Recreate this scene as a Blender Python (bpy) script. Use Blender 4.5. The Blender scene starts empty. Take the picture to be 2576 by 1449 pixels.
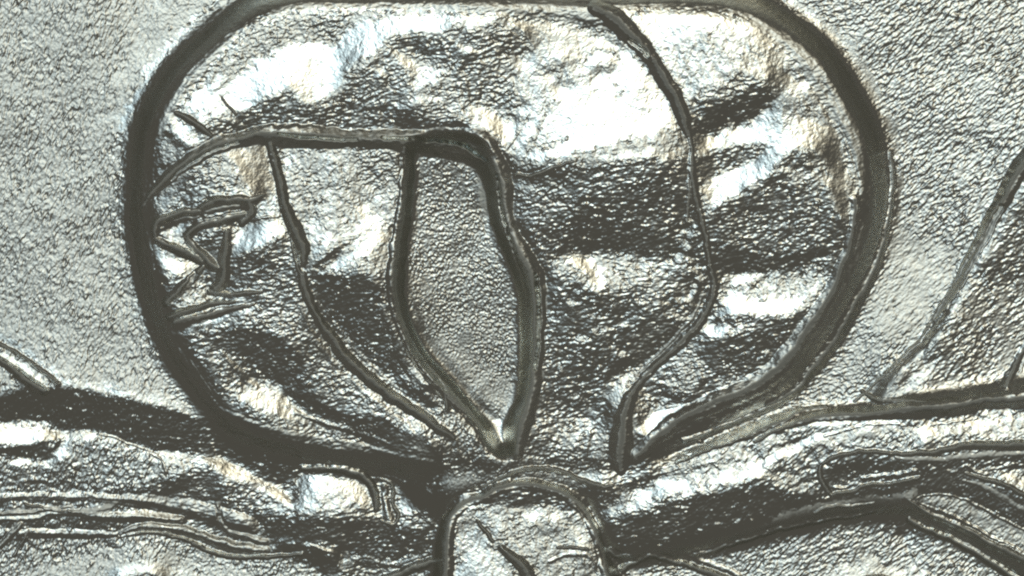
# Struck silver coin under a microscope: relief modelled as one continuous heightfield, split into parts.
import bpy, math
import numpy as np
from mathutils import Vector

# ------------------------------------------------------------------ units
# plan coordinates "u": 2576 x 1449 across the framed area, v downwards; K turns them into scene units
K = 10.24 / 2576.0
CU, CV = 1288.0, 724.5

sc = bpy.context.scene
sc.unit_settings.scale_length = 0.0004
# ------------------------------------------------------------------ camera
cam = bpy.data.cameras.new('camera')
co = bpy.data.objects.new('camera', cam)
sc.collection.objects.link(co)
DIST = 110.0
co.location = (0, 0, DIST)
cam.sensor_width = 36.0
cam.lens = 36.0 * (DIST - 0.2) / 10.24
cam.clip_start = 1.0
cam.clip_end = 1000.0
cam.dof.use_dof = True
cam.dof.focus_distance = DIST - 0.16
cam.dof.aperture_fstop = 0.42
sc.camera = co
# ------------------------------------------------------------------ surroundings: dim warm room
w = bpy.data.worlds.new('World')
sc.world = w
w.use_nodes = True
bg = w.node_tree.nodes['Background']
bg.inputs['Color'].default_value = (1.0, 0.94, 0.81, 1)
bg.inputs['Strength'].default_value = 0.080
# ------------------------------------------------------------------ the two LEDs of the microscope's illuminator
def led(name, sx, sy, col, power, size):
    # half-vector slope (sx, sy): where on the relief the lamp mirrors into the lens
    l = bpy.data.lights.new(name, 'AREA')
    l.shape = 'DISK'; l.size = size; l.energy = power; l.color = col
    o = bpy.data.objects.new(name, l)
    sc.collection.objects.link(o)
    z = 150.0
    o.location = (math.tan(2 * math.atan(sx)) * z, math.tan(2 * math.atan(sy)) * z, z)
    o.rotation_euler = (Vector((0, 0, 0)) - o.location).to_track_quat('-Z', 'Y').to_euler()
    return o
led('illuminator_lamp', 0.030, 0.200, (1.0, 0.86, 0.60), 24500, 8.0)
led('illuminator_lamp', -0.060, 0.155, (0.64, 0.86, 1.0), 23500, 8.0)

sc.view_settings.view_transform = 'Standard'
sc.view_settings.look = 'None'
sc.view_settings.gamma = 1.0
sc.view_settings.exposure = 0.0
sc.view_settings.use_curve_mapping = False
sc.cycles.use_denoising = False
sc.cycles.pixel_filter_type = 'BLACKMAN_HARRIS'
sc.cycles.filter_width = 2.1
sc.cycles.max_bounces = 6
sc.cycles.sample_clamp_indirect = 4.0

# ------------------------------------------------------------------ grid
STEP = 1.8
U0, U1, V0, V1 = -140.0, 2716.0, -90.0, 1540.0
nx = int((U1 - U0) / STEP) + 1
ny = int((V1 - V0) / STEP) + 1
us = (U0 + np.arange(nx) * STEP).astype(np.float32)
vs = (V0 + np.arange(ny) * STEP).astype(np.float32)
UU, VV = np.meshgrid(us, vs)

rng = np.random.RandomState(7)
fu = np.fft.rfftfreq(nx, STEP).astype(np.float32)
fv = np.fft.fftfreq(ny, STEP).astype(np.float32)
FU, FV = np.meshgrid(fu, fv)

def spec_noise(seed, env):
    r = np.random.RandomState(seed).randn(ny, nx).astype(np.float32)
    n = np.fft.irfft2(np.fft.rfft2(r) * env, s=(ny, nx)).astype(np.float32)
    return n / n.std()

def grain(seed, l_long, l_short, deg):
    # broad-band noise, cells elongated along deg (0 = level, 90 = upright); rms slope 1
    a = math.radians(deg)
    c, s = math.cos(a), -math.sin(a)
    p = (FU * c + FV * s) * l_long
    q = (-FU * s + FV * c) * l_short
    r2 = p * p + q * q
    e = (r2 + .02) ** -.95 * (1 - np.exp(-r2 * 6)) * np.exp(-r2 * .55)
    n = spec_noise(seed, e)
    gv, gu = np.gradient(n, STEP)
    return n / math.sqrt((gv ** 2 + gu ** 2).mean() / 2)

def fractal(seed, lmin, lmax, beta=1.0, ax=1.0, ay=1.0):
    r = np.sqrt((FU * ax) ** 2 + (FV * ay) ** 2) + 1e-6
    e = r ** (-beta) * np.exp(-(r * lmin) ** 2) * (1 - np.exp(-(r * lmax) ** 2))
    return spec_noise(seed, e)

def blur(a, sig):
    e = np.exp(-2 * (math.pi * sig) ** 2 * (FU ** 2 + FV ** 2))
    return np.fft.irfft2(np.fft.rfft2(a) * e, s=(ny, nx)).astype(np.float32)

MOT = fractal(11, 7, 160, 0.75)          # mottling of patch borders
MOTH = fractal(12, 5, 120, 0.8, 0.45, 1.5)  # the same drawn out sideways
WU = fractal(13, 14, 200, 1.2)
WV = fractal(14, 14, 200, 1.2)
XU = UU + 1.6 * WU
XV = VV + 1.6 * WV

# ------------------------------------------------------------------ drawing helpers (plan outlines -> fields)
def smooth_line(pts, closed=False, n=4):
    P = [tuple(map(float, p)) for p in pts]
    P = np.array(P)
    m = len(P)
    if m < 3:
        return P
    out = []
    rngi = range(m if closed else m - 1)
    for i in rngi:
        if closed:
            a, b, c, d = P[(i - 1) % m], P[i], P[(i + 1) % m], P[(i + 2) % m]
        else:
            a, b, c, d = P[max(i - 1, 0)], P[i], P[i + 1], P[min(i + 2, m - 1)]
        for k in range(n):
            t = k / n
            out.append(0.5 * ((2 * b) + (-a + c) * t + (2 * a - 5 * b + 4 * c - d) * t * t + (-a + 3 * b - 3 * c + d) * t ** 3))
    if not closed:
        out.append(P[-1])
    return np.array(out)

def window(P, pad):
    i0 = max(int((P[:, 0].min() - pad - U0) / STEP), 0)
    i1 = min(int((P[:, 0].max() + pad - U0) / STEP) + 2, nx)
    j0 = max(int((P[:, 1].min() - pad - V0) / STEP), 0)
    j1 = min(int((P[:, 1].max() + pad - V0) / STEP) + 2, ny)
    return (slice(j0, j1), slice(i0, i1)) if i1 > i0 and j1 > j0 else None

def poly_sd(pts, pad, smooth=True):
    """signed distance (inside positive) within a window"""
    P = smooth_line(pts, True, 3) if smooth else np.array(pts, float)
    wdw = window(P, pad)
    if wdw is None:
        return None, None
    x = XU[wdw]; y = XV[wdw]
    ins = np.zeros(x.shape, bool)
    d2 = np.full(x.shape, 1e12, np.float32)
    m = len(P)
    for i in range(m):
        ax, ay = P[i]; bx, by = P[(i + 1) % m]
        if ay != by:
            c = (ay > y) != (by > y)
            ins ^= c & (x < (bx - ax) * (y - ay) / (by - ay) + ax)
        dx, dy = bx - ax, by - ay
        L = dx * dx + dy * dy + 1e-9
        t = np.clip(((x - ax) * dx + (y - ay) * dy) / L, 0, 1)
        d2 = np.minimum(d2, (x - ax - t * dx) ** 2 + (y - ay - t * dy) ** 2)
    d = np.sqrt(d2)
    return wdw, np.where(ins, d, -d)

def stroke_sd(pts, pad):
    """pts (u, v, width): -> window, signed distance to the stroke's edge (inside +), half width, cross coordinate"""
    P = smooth_line(pts, False, 4)
    wm = P[:, 2].max() / 2 + pad
    wdw = window(P, wm)
    if wdw is None:
        return None, None, None, None
    x = XU[wdw]; y = XV[wdw]
    best = np.full(x.shape, -1e6, np.float32)
    hw = np.ones(x.shape, np.float32)
    cr = np.zeros(x.shape, np.float32)
    for i in range(len(P) - 1):
        ax, ay, aw = P[i]; bx, by, bw = P[i + 1]
        dx, dy = bx - ax, by - ay
        L = dx * dx + dy * dy + 1e-9
        t = np.clip(((x - ax) * dx + (y - ay) * dy) / L, 0, 1)
        ex = x - ax - t * dx; ey = y - ay - t * dy
        d = np.sqrt(ex * ex + ey * ey)
        h = (aw + (bw - aw) * t) / 2
        s = h - d
        m = s > best
        best = np.where(m, s, best)
        hw = np.where(m, h, hw)
        cr = np.where(m, (ex * dy - ey * dx) / math.sqrt(L), cr)
    return wdw, best, hw, cr

T = np.full((ny, nx), 0.52, np.float32)     # traced light and shade, put into finish and tilt, rising from dark to white
TP = T.copy()                                # the same without the creases
SM = np.zeros((ny, nx), np.float32)         # satin (rough but even) finish
H = np.zeros((ny, nx), np.float32)          # height in plan units
LA = np.zeros((ny, nx), np.float32)         # where creases lie
CRST = np.zeros((ny, nx), np.float32)       # matt line along the top of each crease, dulling its glint
GR = np.zeros((ny, nx), np.float32)         # creases: where two cross they merge, not add

def sstep(x):
    x = np.clip(x, 0, 1)
    return x * x * (3 - 2 * x)

def patch(v, pts, soft=14, mot=8, hor=False, k=1.0, satin=0.0):
    wdw, sd = poly_sd(pts, soft * 1.5 + mot * 2.5)
    if wdw is None:
        return
    N = (MOTH if hor else MOT)[wdw]
    a = sstep((sd + mot * N) / soft + 0.5) * k
    T[wdw] = T[wdw] * (1 - a) + v * a
    TP[wdw] = TP[wdw] * (1 - a) + v * a
    SM[wdw] = SM[wdw] * (1 - a) + satin * a

stri = np.random.RandomState(5).randn(4096)
stri = np.convolve(stri, np.exp(-np.linspace(-2, 2, 9) ** 2), 'same')
stri = stri / np.gradient(stri).std()
def striae(x):
    q = x / 2.2 + 2048
    i = np.clip(q.astype(int), 0, 4094)
    f = q - i
    return stri[i] * (1 - f) + stri[i + 1] * f

def line(v, pts, depth=None, soft=8, mot=3.0, k=1.0, satin=0.0, sa=0.12):
    """a crease, groove (depth > 0), ridge (depth < 0) or bright edge along a path"""
    wdw, sd, hw, cr = stroke_sd(pts, soft * 1.5 + mot * 2.5)
    if wdw is None:
        return
    s = np.minimum(soft, hw)
    a = sstep((sd + mot * MOT[wdw]) / s + 0.5) * k
    LA[wdw] = np.maximum(LA[wdw], a)
    T[wdw] = T[wdw] * (1 - a) + v * a
    SM[wdw] = SM[wdw] * (1 - a) + satin * a
    if v >= 0.40:
        GR[wdw] *= 1 - .85 * sstep(sd / np.maximum(s, 8) + 0.5) * k
        CRST[wdw] *= 1 - a
    if depth is None:
        depth = 0.46 if v < 0.2 else (-0.05 if v > 0.6 else 0.0)
    if depth or sa:
        t = np.clip(1 - sd / np.maximum(hw, 1), 0, 1)     # 0 at the middle, 1 at the edge
        prof = (math.sqrt(1.006) - np.sqrt(t * t + .006)) * (1 - t ** 8) if depth > 0 else (1 - t * t) ** 1.5
        if depth > 0:
            GR[wdw] = np.maximum(GR[wdw], depth * hw * 2 * prof)
            if v < 0.2 and depth > .15:
                CRST[wdw] = np.maximum(CRST[wdw], .75 * np.exp(-(t / .25) ** 4) * a)
        else:
            H[wdw] += (-depth * hw * 2 * prof).astype(np.float32)
        if v < 0.45:
            H[wdw] += (sa * 2.2 * striae(cr + hw) * (1 - t ** 4)).astype(np.float32)

# ------------------------------------------------------------------ broad heights
def level(dh, sig, pts):
    wdw, sd = poly_sd(pts, 20)
    a = np.zeros((ny, nx), np.float32)
    a[wdw] = sstep(sd / 8 + 0.5)
    return dh * blur(a, sig)

LOOP = [(800, -26), (700, -14), (600, 25), (530, 85), (455, 150), (405, 220), (368, 290), (350, 350), (342, 430), (342, 520), (345, 600), (360, 680), (380, 760), (405, 840), (455, 930), (500, 990), (545, 1050), (620, 1105), (760, 1150), (900, 1178), (1080, 1200), (1250, 1200), (1400, 1200), (1590, 1195), (1690, 1150), (1800, 1095), (1920, 1030), (1995, 970), (2060, 890), (2110, 820), (2150, 740), (2190, 640), (2215, 550), (2215, 450), (2205, 370), (2180, 290), (2130, 200), (2080, 130), (2010, 70), (1950, 30), (1880, 0), (1750, -20), (1500, -24), (1150, -28)]
DEEP = [(1040, 360), (1190, 350), (1235, 420), (1255, 540), (1280, 620), (1310, 700), (1325, 780), (1325, 880), (1318, 1000), (1290, 1060), (1285, 1130), (1250, 1130), (1200, 1060), (1130, 975), (1065, 900), (1010, 800), (1000, 700), (1010, 600), (1025, 500)]
LWING = [(-200, 1068), (0, 1062), (90, 1060), (160, 1085), (240, 1092), (340, 1124), (400, 1140), (560, 1158), (640, 1200), (700, 1228), (755, 1240), (780, 1180), (900, 1190), (1000, 1205), (1110, 1240), (1090, 1410), (900, 1430), (700, 1395), (400, 1335), (-200, 1330)]
RWING = [(1480, 1220), (1700, 1130), (1950, 1050), (2150, 1030), (2750, 1000), (2750, 1600), (2560, 1440), (2280, 1290), (2000, 1330), (1750, 1390), (1540, 1400)]
KNOT = [(1110, 1600), (1105, 1400), (1120, 1300), (1180, 1250), (1260, 1215), (1350, 1205), (1430, 1230), (1480, 1290), (1520, 1370), (1540, 1600)]
JOINT = [(960, 1060), (1300, 1030), (1620, 1020), (1680, 1180), (1560, 1290), (1300, 1250), (1080, 1290)]
def smax(*hs):
    k = 0.10
    m = np.maximum.reduce(hs)
    return m + np.log(sum(np.exp(k * (q - m)) for q in hs)) / k
BASE = smax(level(1, 26, LOOP) * (100 - 36 * VV / 1150), level(12, 16, LWING), level(56, 18, RWING), level(72, 12, KNOT), level(64, 34, JOINT))
H += BASE - BASE.min()
H += level(-70, 11, DEEP)
H += level(20, 10, [(2700, 300), (2530, 490), (2440, 660), (2350, 830), (2200, 1010), (2450, 1010), (2700, 900)])

# ------------------------------------------------------------------ traced tones of the surfaces, set as finish, and the creases
# coin field
patch(0.58, [(-300, -200), (620, -200), (420, 150), (300, 400), (300, 700), (420, 1000), (300, 1060), (-300, 1000)], 60, 20)
patch(0.66, [(350, 50), (560, -40), (450, 140), (360, 240), (300, 360), (270, 300)], 50, 25)
patch(0.47, [(1950, -100), (2800, -100), (2800, 300), (2400, 700), (2250, 600), (2250, 350), (2100, 100)], 60, 20)
patch(0.70, [(2260, 560), (2330, 600), (2400, 640), (2380, 760), (2300, 850), (2200, 840), (2200, 740), (2240, 640)], 50, 25)
patch(0.56, [(2200, 850), (2330, 850), (2240, 960), (2060, 1040), (1900, 1060), (2020, 980)], 40, 20)
for pts in ([(600, -10, 22), (520, 40, 26), (455, 90, 26), (400, 150, 26), (355, 220, 24), (322, 290, 18), (305, 350, 12)],
            [(1985, -5, 14), (2060, 50, 18), (2135, 118, 18), (2172, 175, 20), (2205, 240, 22), (2235, 300, 18), (2250, 350, 12), (2262, 470, 14), (2255, 560, 16)],
            [(0, 850, 16), (50, 885, 22), (110, 935, 24), (170, 965, 24), (240, 978, 22), (330, 995, 22), (420, 1015, 20), (480, 1035, 16)]):
    line(0.97, pts, 0.0, 14, 6)

# --- upper panel of the loop
patch(0.62, [(395, 420), (395, 300), (440, 230), (500, 170), (600, 110), (700, 60), (760, 20), (1200, 20), (1500, 60), (1600, 110), (1690, 230), (1740, 330), (1740, 400), (1400, 430), (1290, 420), (1200, 350), (700, 330), (500, 370), (430, 430)], 16, 5)
patch(0.45, [(800, 30), (880, 20), (870, 90), (830, 110), (790, 70)], 25, 10)
patch(1.0, [(560, 250), (600, 185), (660, 150), (700, 120), (760, 108), (810, 115), (850, 125), (868, 90), (900, 62), (960, 48), (1050, 36), (1200, 36), (1340, 50), (1450, 62), (1520, 100), (1590, 135), (1640, 190), (1690, 270), (1716, 330), (1700, 345), (1620, 350), (1560, 365), (1500, 375), (1430, 395), (1370, 410), (1330, 405), (1300, 350), (1290, 250), (1230, 120), (1000, 90), (950, 130), (880, 170), (850, 220), (810, 262), (770, 250), (720, 240), (640, 262), (600, 285)], 10, 5)
patch(1.0, [(500, 215), (560, 200), (580, 260), (605, 300), (585, 310), (560, 292), (510, 300), (470, 262), (450, 250)], 14, 12, k=0.85)
# darker island
patch(0.44, [(965, 105), (1010, 90), (1060, 88), (1120, 70), (1200, 62), (1290, 66), (1340, 110), (1330, 140), (1290, 150), (1300, 200), (1310, 270), (1280, 310), (1230, 300), (1180, 290), (1100, 280), (1060, 250), (1030, 235), (1080, 190), (1110, 170), (1060, 150), (1000, 130)], 14, 10)
patch(0.30, [(985, 100), (1050, 90), (1100, 110), (1160, 105), (1200, 140), (1180, 170), (1120, 150), (1070, 145), (1010, 130)], 16, 10)
patch(0.35, [(1130, 80), (1230, 75), (1320, 110), (1290, 150), (1200, 120)], 16, 12, k=.8)
patch(0.34, [(1180, 200), (1250, 190), (1290, 230), (1300, 300), (1270, 330), (1220, 280)], 25, 14, k=.8)
patch(0.97, [(985, 122), (1010, 135), (1045, 160), (1100, 170), (1115, 185), (1085, 210), (1050, 232), (1030, 220), (1035, 190), (1000, 155)], 8, 4)
patch(0.97, [(1045, 195), (1090, 190), (1060, 225), (1075, 240), (1110, 245), (1060, 262), (1035, 245)], 8, 5)
patch(0.95, [(1130, 95), (1180, 120), (1190, 132), (1150, 120)], 8, 4)
patch(0.97, [(1180, 270), (1250, 290), (1300, 320), (1330, 360), (1320, 395), (1280, 385), (1240, 340), (1190, 310)], 14, 9)
patch(0.45, [(1370, 165), (1430, 150), (1420, 190), (1440, 215), (1400, 205)], 12, 9, k=.8)
patch(0.4, [(1480, 180), (1545, 160), (1550, 175), (1500, 190)], 8, 6, k=.8)
line(0.45, [(1470, 150, 8), (1500, 125, 8), (1545, 130, 10), (1560, 160, 6)], 0, 6, 5)
line(0.45, [(1545, 210, 8), (1560, 235, 8), (1545, 250, 8)], 0, 6, 5)
line(0.45, [(905, 150, 8), (880, 185, 10), (865, 210, 8), (845, 235, 4)], 0, 6, 5)
# grey lower left of the upper panel
patch(0.34, [(590, 300), (615, 285), (650, 265), (700, 232), (735, 222), (745, 250), (790, 272), (830, 270), (860, 230), (890, 190), (925, 165), (975, 128), (1000, 150), (1020, 185), (1028, 225), (1040, 255), (1070, 285), (1150, 300), (1190, 330), (1150, 345), (950, 345), (800, 330), (700, 325), (640, 320), (560, 345), (490, 350), (500, 320), (540, 310)], 9, 5, True)
patch(0.95, [(945, 175), (965, 172), (975, 188), (955, 192)], 6, 3)
line(0.7, [(900, 200, 6), (980, 225, 6), (1020, 245, 6)], 0, 5, 4, k=.7)
line(0.75, [(880, 185, 5), (940, 210, 6), (1000, 218, 5)], 0, 5, 4, k=.6)
line(0.12, [(560, 245, 5), (575, 265, 7), (592, 288, 9)])
patch(0.12, [(1000, 290), (1022, 275), (1045, 290), (1060, 340), (990, 340)], 12, 6)
# creases by the corner of the beam
line(0.42, [(1330, 290, 6), (1310, 330, 9), (1285, 365, 12), (1275, 385, 12)], 0.04, mot=5)
line(0.46, [(1385, 245, 5), (1365, 300, 6), (1345, 350, 9), (1330, 385, 12)], 0.04, mot=5)
line(0.35, [(1360, 375, 16), (1390, 360, 12), (1425, 350, 5)], soft=8, mot=4)
# left wedge
patch(0.30, [(395, 290), (420, 270), (470, 300), (520, 330), (560, 345), (500, 380), (430, 430), (385, 470), (385, 380)], 10, 6)
patch(0.99, [(417, 282), (440, 292), (470, 312), (500, 335), (508, 348), (490, 368), (470, 366), (440, 345), (425, 320)], 7, 5)
patch(0.7, [(415, 350), (440, 360), (470, 385), (430, 400), (410, 385)], 14, 10, k=.8)
line(0.1, [(445, 283, 14), (475, 298, 22), (505, 320, 20), (530, 340, 12)])
line(0.45, [(470, 335, 5), (500, 345, 7), (570, 348, 3)], 0, 4, 1)

# --- right cell
patch(0.98, [(1575, 50), (1640, 26), (1750, 25), (1850, 42), (1925, 76), (1960, 95), (1985, 125), (2030, 152), (2060, 205), (2085, 260), (2102, 320), (2122, 400), (2138, 500), (2132, 560), (2105, 560), (2090, 480), (2040, 450), (1980, 480), (1900, 520), (1800, 560), (1770, 500), (1755, 400), (1735, 300), (1690, 190), (1630, 120)], 10, 5)
patch(0.76, [(1680, 130), (1740, 70), (1850, 80), (1905, 110), (1930, 150), (1890, 180), (1800, 195), (1745, 230), (1710, 190)], 22, 14)
patch(0.40, [(1740, 240), (1790, 215), (1830, 190), (1900, 185), (1945, 210), (1950, 250), (1915, 290), (1850, 320), (1800, 330), (1750, 345), (1738, 300)], 14, 9)
patch(0.10, [(1745, 285), (1790, 262), (1860, 245), (1935, 225), (1940, 260), (1890, 295), (1830, 320), (1760, 335)], 16, 8)
patch(0.42, [(1985, 155), (2020, 160), (2040, 190), (2000, 205), (1985, 185)], 10, 7)
patch(0.55, [(2000, 250), (2040, 240), (2065, 290), (2070, 310), (2030, 290), (1995, 275)], 10, 9)
patch(0.32, [(1752, 405), (1790, 385), (1850, 365), (1900, 362), (1925, 385), (1870, 420), (1800, 440), (1760, 460)], 9, 6)
patch(0.30, [(1790, 540), (1835, 505), (1880, 468), (1940, 430), (1990, 385), (2050, 380), (2075, 410), (2080, 470), (2098, 540), (2140, 575), (2150, 620), (2100, 650), (1900, 640), (1805, 620)], 10, 6, True)
patch(0.97, [(1757, 470), (1780, 455), (1810, 450), (1850, 430), (1895, 400), (1928, 383), (1935, 395), (1880, 450), (1830, 490), (1800, 522), (1785, 515), (1775, 490)], 8, 4)
patch(0.75, [(1985, 430), (2010, 430), (2030, 470), (2000, 470)], 12, 8, k=.7)
patch(0.55, [(2040, 380), (2065, 400), (2068, 470), (2045, 460)], 14, 8, k=.6)
patch(0.03, [(1795, 610), (1840, 625), (1920, 640), (2000, 640), (2070, 628), (2060, 655), (1990, 680), (1900, 690), (1810, 690)], 16, 5)
patch(0.30, [(1810, 690), (1900, 690), (2060, 660), (2110, 660), (2080, 760), (2010, 840), (1950, 880), (1850, 900), (1720, 900), (1790, 760)], 16, 6)
patch(0.68, [(1830, 700), (1880, 685), (1960, 700), (2050, 690), (2060, 730), (2030, 780), (1830, 790)], 20, 12)
patch(1.0, [(1832, 715), (1850, 695), (1905, 690), (1890, 715), (1850, 725), (1860, 745), (1910, 752), (1960, 752), (2025, 740), (2030, 752), (2000, 780), (1970, 803), (1950, 795), (1925, 787), (1905, 800), (1880, 790), (1850, 795), (1818, 795), (1822, 760)], 8, 5)
patch(0.99, [(1763, 835), (1775, 812), (1800, 810), (1840, 818), (1885, 815), (1850, 835), (1810, 845), (1785, 850)], 8, 5)
patch(0.22, [(1760, 880), (1850, 850), (1960, 810), (2060, 770), (2060, 830), (1990, 910), (1900, 970), (1760, 1000), (1650, 1010), (1620, 980), (1680, 910)], 16, 9)
for u, v, r in ((1850, 960, 14), (1815, 980, 10), (1720, 920, 22), (1700, 960, 18), (1930, 890, 9), (1770, 950, 9), (1860, 985, 12)):
    patch(0.85, [(u - r, v), (u, v - r * .8), (u + r, v), (u, v + r * .8)], 10, 7, k=.9)
patch(0.5, [(1700, 900), (1745, 880), (1765, 940), (1735, 990), (1690, 970)], 16, 10)
patch(0.12, [(1640, 1090), (1680, 1010), (1790, 1000), (1900, 985), (1900, 1040), (1780, 1070), (1650, 1150)], 16, 6)
patch(0.99, [(1613, 1088), (1620, 1065), (1650, 1040), (1700, 1022), (1760, 1014), (1766, 1022), (1720, 1040), (1670, 1062), (1640, 1085), (1625, 1094)], 6, 2)

# --- centre right panel
patch(0.28, [(1290, 430), (1400, 420), (1550, 400), (1720, 385), (1745, 500), (1775, 600), (1785, 700), (1720, 840), (1640, 920), (1590, 1000), (1545, 1080), (1530, 1150), (1300, 1150), (1340, 1000), (1360, 800), (1370, 700), (1300, 580), (1285, 500)], 12, 6, True)
patch(0.62, [(1430, 400), (1530, 370), (1620, 345), (1710, 330), (1735, 380), (1690, 420), (1640, 385), (1560, 390), (1480, 415)], 12, 9, True)
patch(0.98, [(1510, 398), (1570, 385), (1640, 378), (1660, 390), (1600, 400), (1530, 405)], 10, 6, True)
patch(0.98, [(1650, 400), (1690, 380), (1715, 385), (1680, 405), (1655, 412)], 8, 4)
patch(0.40, [(1290, 470), (1500, 440), (1700, 410), (1720, 440), (1500, 520), (1310, 560)], 30, 14, True, k=.8)
line(0.12, [(1300, 438, 10), (1350, 440, 14), (1400, 420, 10), (1450, 405, 6)], soft=8, mot=5)
patch(0.85, [(1300, 460), (1340, 462), (1345, 480), (1310, 480)], 14, 8, k=.7)
patch(0.14, [(1500, 480), (1640, 440), (1700, 430), (1720, 560), (1560, 560), (1440, 590)], 50, 18, True, k=.7)
patch(0.07, [(1400, 640), (1450, 600), (1500, 580), (1570, 555), (1640, 570), (1720, 560), (1740, 620), (1640, 650), (1560, 640), (1490, 630)], 22, 9, True)
patch(0.55, [(1380, 665), (1430, 645), (1500, 640), (1600, 650), (1640, 680), (1600, 720), (1520, 730), (1440, 700), (1385, 700)], 25, 12, True)
patch(1.0, [(1430, 668), (1440, 650), (1480, 648), (1495, 668), (1520, 690), (1525, 715), (1515, 732), (1490, 728), (1475, 700), (1450, 685)], 9, 5)
patch(0.18, [(1380, 740), (1480, 750), (1600, 760), (1640, 800), (1560, 900), (1520, 1000), (1480, 1100), (1400, 1120), (1360, 1000), (1370, 820)], 40, 14, True, k=.8)
patch(0.05, [(1590, 850), (1640, 790), (1690, 750), (1730, 780), (1700, 850), (1640, 890), (1570, 940), (1530, 960), (1560, 890)], 20, 7)
for u, v, a, b in ((1515, 830, 26, 6), (1435, 760, 14, 5), (1570, 815, 10, 7), (1490, 795, 12, 4), (1465, 850, 12, 7), (1570, 890, 14, 9), (1455, 1000, 14, 7), (1410, 920, 9, 6), (1545, 760, 9, 5), (1610, 760, 8, 6), (1520, 925, 10, 5)):
    patch(0.92, [(u - a, v), (u, v - b), (u + a, v), (u, v + b)], 7, 4, True, k=.9)
patch(0.45, [(1400, 1080), (1450, 1060), (1520, 1090), (1520, 1150), (1400, 1140)], 25, 14, True, k=.8)
line(0.10, [(1560, 880, 10), (1530, 940, 18), (1515, 1000, 20), (1495, 1060, 18), (1480, 1120, 14), (1478, 1150, 10)], .06)
patch(0.72, [(1540, 960), (1575, 935), (1615, 925), (1600, 970), (1570, 1010), (1535, 1030)], 14, 9)
patch(0.8, [(1500, 1100), (1530, 1060), (1535, 1100), (1525, 1150), (1500, 1150)], 12, 8, k=.7)
# pitted strip beside the divider
patch(0.16, [(1690, 560), (1730, 480), (1770, 560), (1790, 680), (1760, 780), (1700, 840), (1690, 760), (1720, 660)], 18, 8)
for i in range(64):
    t = rng.rand()
    v = 540 + 270 * t
    u = 1732 + 34 * (rng.rand() - .5) * (1 + .9 * (v > 620)) - (max(0, v - 700) * .32)
    r = 4 + 5 * rng.rand()
    patch(0.97, [(u - r, v), (u, v - r * .8), (u + r, v), (u, v + r * .7)], 4, 1.5, k=.95)

# --- sunken centre panel
patch(0.42, [(1045, 390), (1190, 395), (1222, 440), (1232, 540), (1258, 620), (1285, 700), (1308, 780), (1313, 880), (1308, 1000), (1280, 1060), (1262, 1090), (1232, 1050), (1180, 1000), (1120, 920), (1055, 840), (1030, 760), (1038, 680), (1045, 600)], 10, 4)
patch(0.33, [(1045, 390), (1190, 395), (1225, 460), (1225, 540), (1130, 500), (1050, 480)], 50, 12, k=.8)
patch(0.54, [(1060, 780), (1200, 790), (1310, 820), (1310, 1000), (1270, 1060), (1200, 1000), (1100, 880)], 50, 14, k=.9)
patch(0.72, [(1180, 960), (1250, 950), (1300, 980), (1285, 1050), (1240, 1030)], 30, 14)
patch(0.9, [(1225, 1040), (1260, 1060), (1290, 1040), (1285, 1070), (1275, 1140), (1245, 1150), (1225, 1090), (1205, 1050)], 12, 8)
line(1.0, [(1045, 765, 10), (1052, 800, 24), (1065, 835, 34), (1100, 880, 30), (1130, 925, 32), (1165, 970, 30), (1200, 1008, 30), (1235, 1045, 24), (1262, 1080, 14)], 0, 10, 6)
line(0.35, [(1060, 845, 5), (1085, 828, 7), (1100, 820, 5)], 0, 5, 2)

# --- middle panel (between the two upright creases)
patch(0.66, [(705, 375), (1005, 370), (1000, 520), (985, 620), (970, 690), (880, 690), (780, 665), (770, 600), (740, 540), (720, 470)], 10, 6)
patch(0.80, [(730, 385), (900, 380), (1000, 385), (990, 430), (900, 430), (800, 440), (740, 430)], 20, 14, k=.8)
patch(0.38, [(900, 385), (990, 380), (990, 450), (940, 470), (910, 430)], 20, 12, k=.8)
patch(0.40, [(770, 400), (800, 390), (790, 470), (770, 520), (760, 450)], 18, 12, k=.6)
patch(0.98, [(880, 500), (905, 510), (935, 520), (965, 550), (990, 590), (975, 640), (955, 610), (920, 640), (880, 660), (845, 680), (840, 665), (880, 640), (920, 600), (900, 550)], 9, 7)
patch(0.97, [(740, 600), (790, 560), (830, 590), (800, 640), (780, 650)], 18, 14, k=.6)
patch(0.15, [(795, 660), (820, 640), (860, 612), (880, 605), (850, 640), (810, 670)], 12, 5)
patch(0.95, [(925, 470), (980, 480), (985, 510), (940, 500)], 12, 9)
patch(0.13, [(785, 690), (830, 688), (900, 690), (970, 700), (985, 760), (1010, 840), (1035, 900), (1010, 960), (960, 940), (900, 880), (850, 830), (800, 770)], 14, 6, True)
patch(0.4, [(920, 690), (970, 690), (965, 720), (930, 710)], 10, 6)
line(0.80, [(772, 700, 14), (785, 740, 14), (810, 775, 14), (845, 820, 14), (880, 865, 13), (920, 905, 12), (955, 940, 10), (985, 965, 8), (1040, 1000, 6), (1090, 1040, 6)], None, 6, 3)
line(0.78, [(960, 770, 16), (985, 830, 24), (1000, 880, 26), (1030, 925, 30), (1065, 965, 26), (1095, 985, 18)], None, 12, 8)
line(0.98, [(1072, 965, 10), (1098, 982, 18), (1112, 1000, 14), (1115, 1015, 6)], -.1, 6, 3)
patch(0.5, [(1010, 960), (1060, 990), (1120, 1040), (1100, 1050), (1040, 1010)], 14, 7)
patch(0.1, [(1000, 950), (1050, 975), (1090, 1010), (1110, 1030), (1060, 1020), (1010, 980)], 8, 4)

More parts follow.
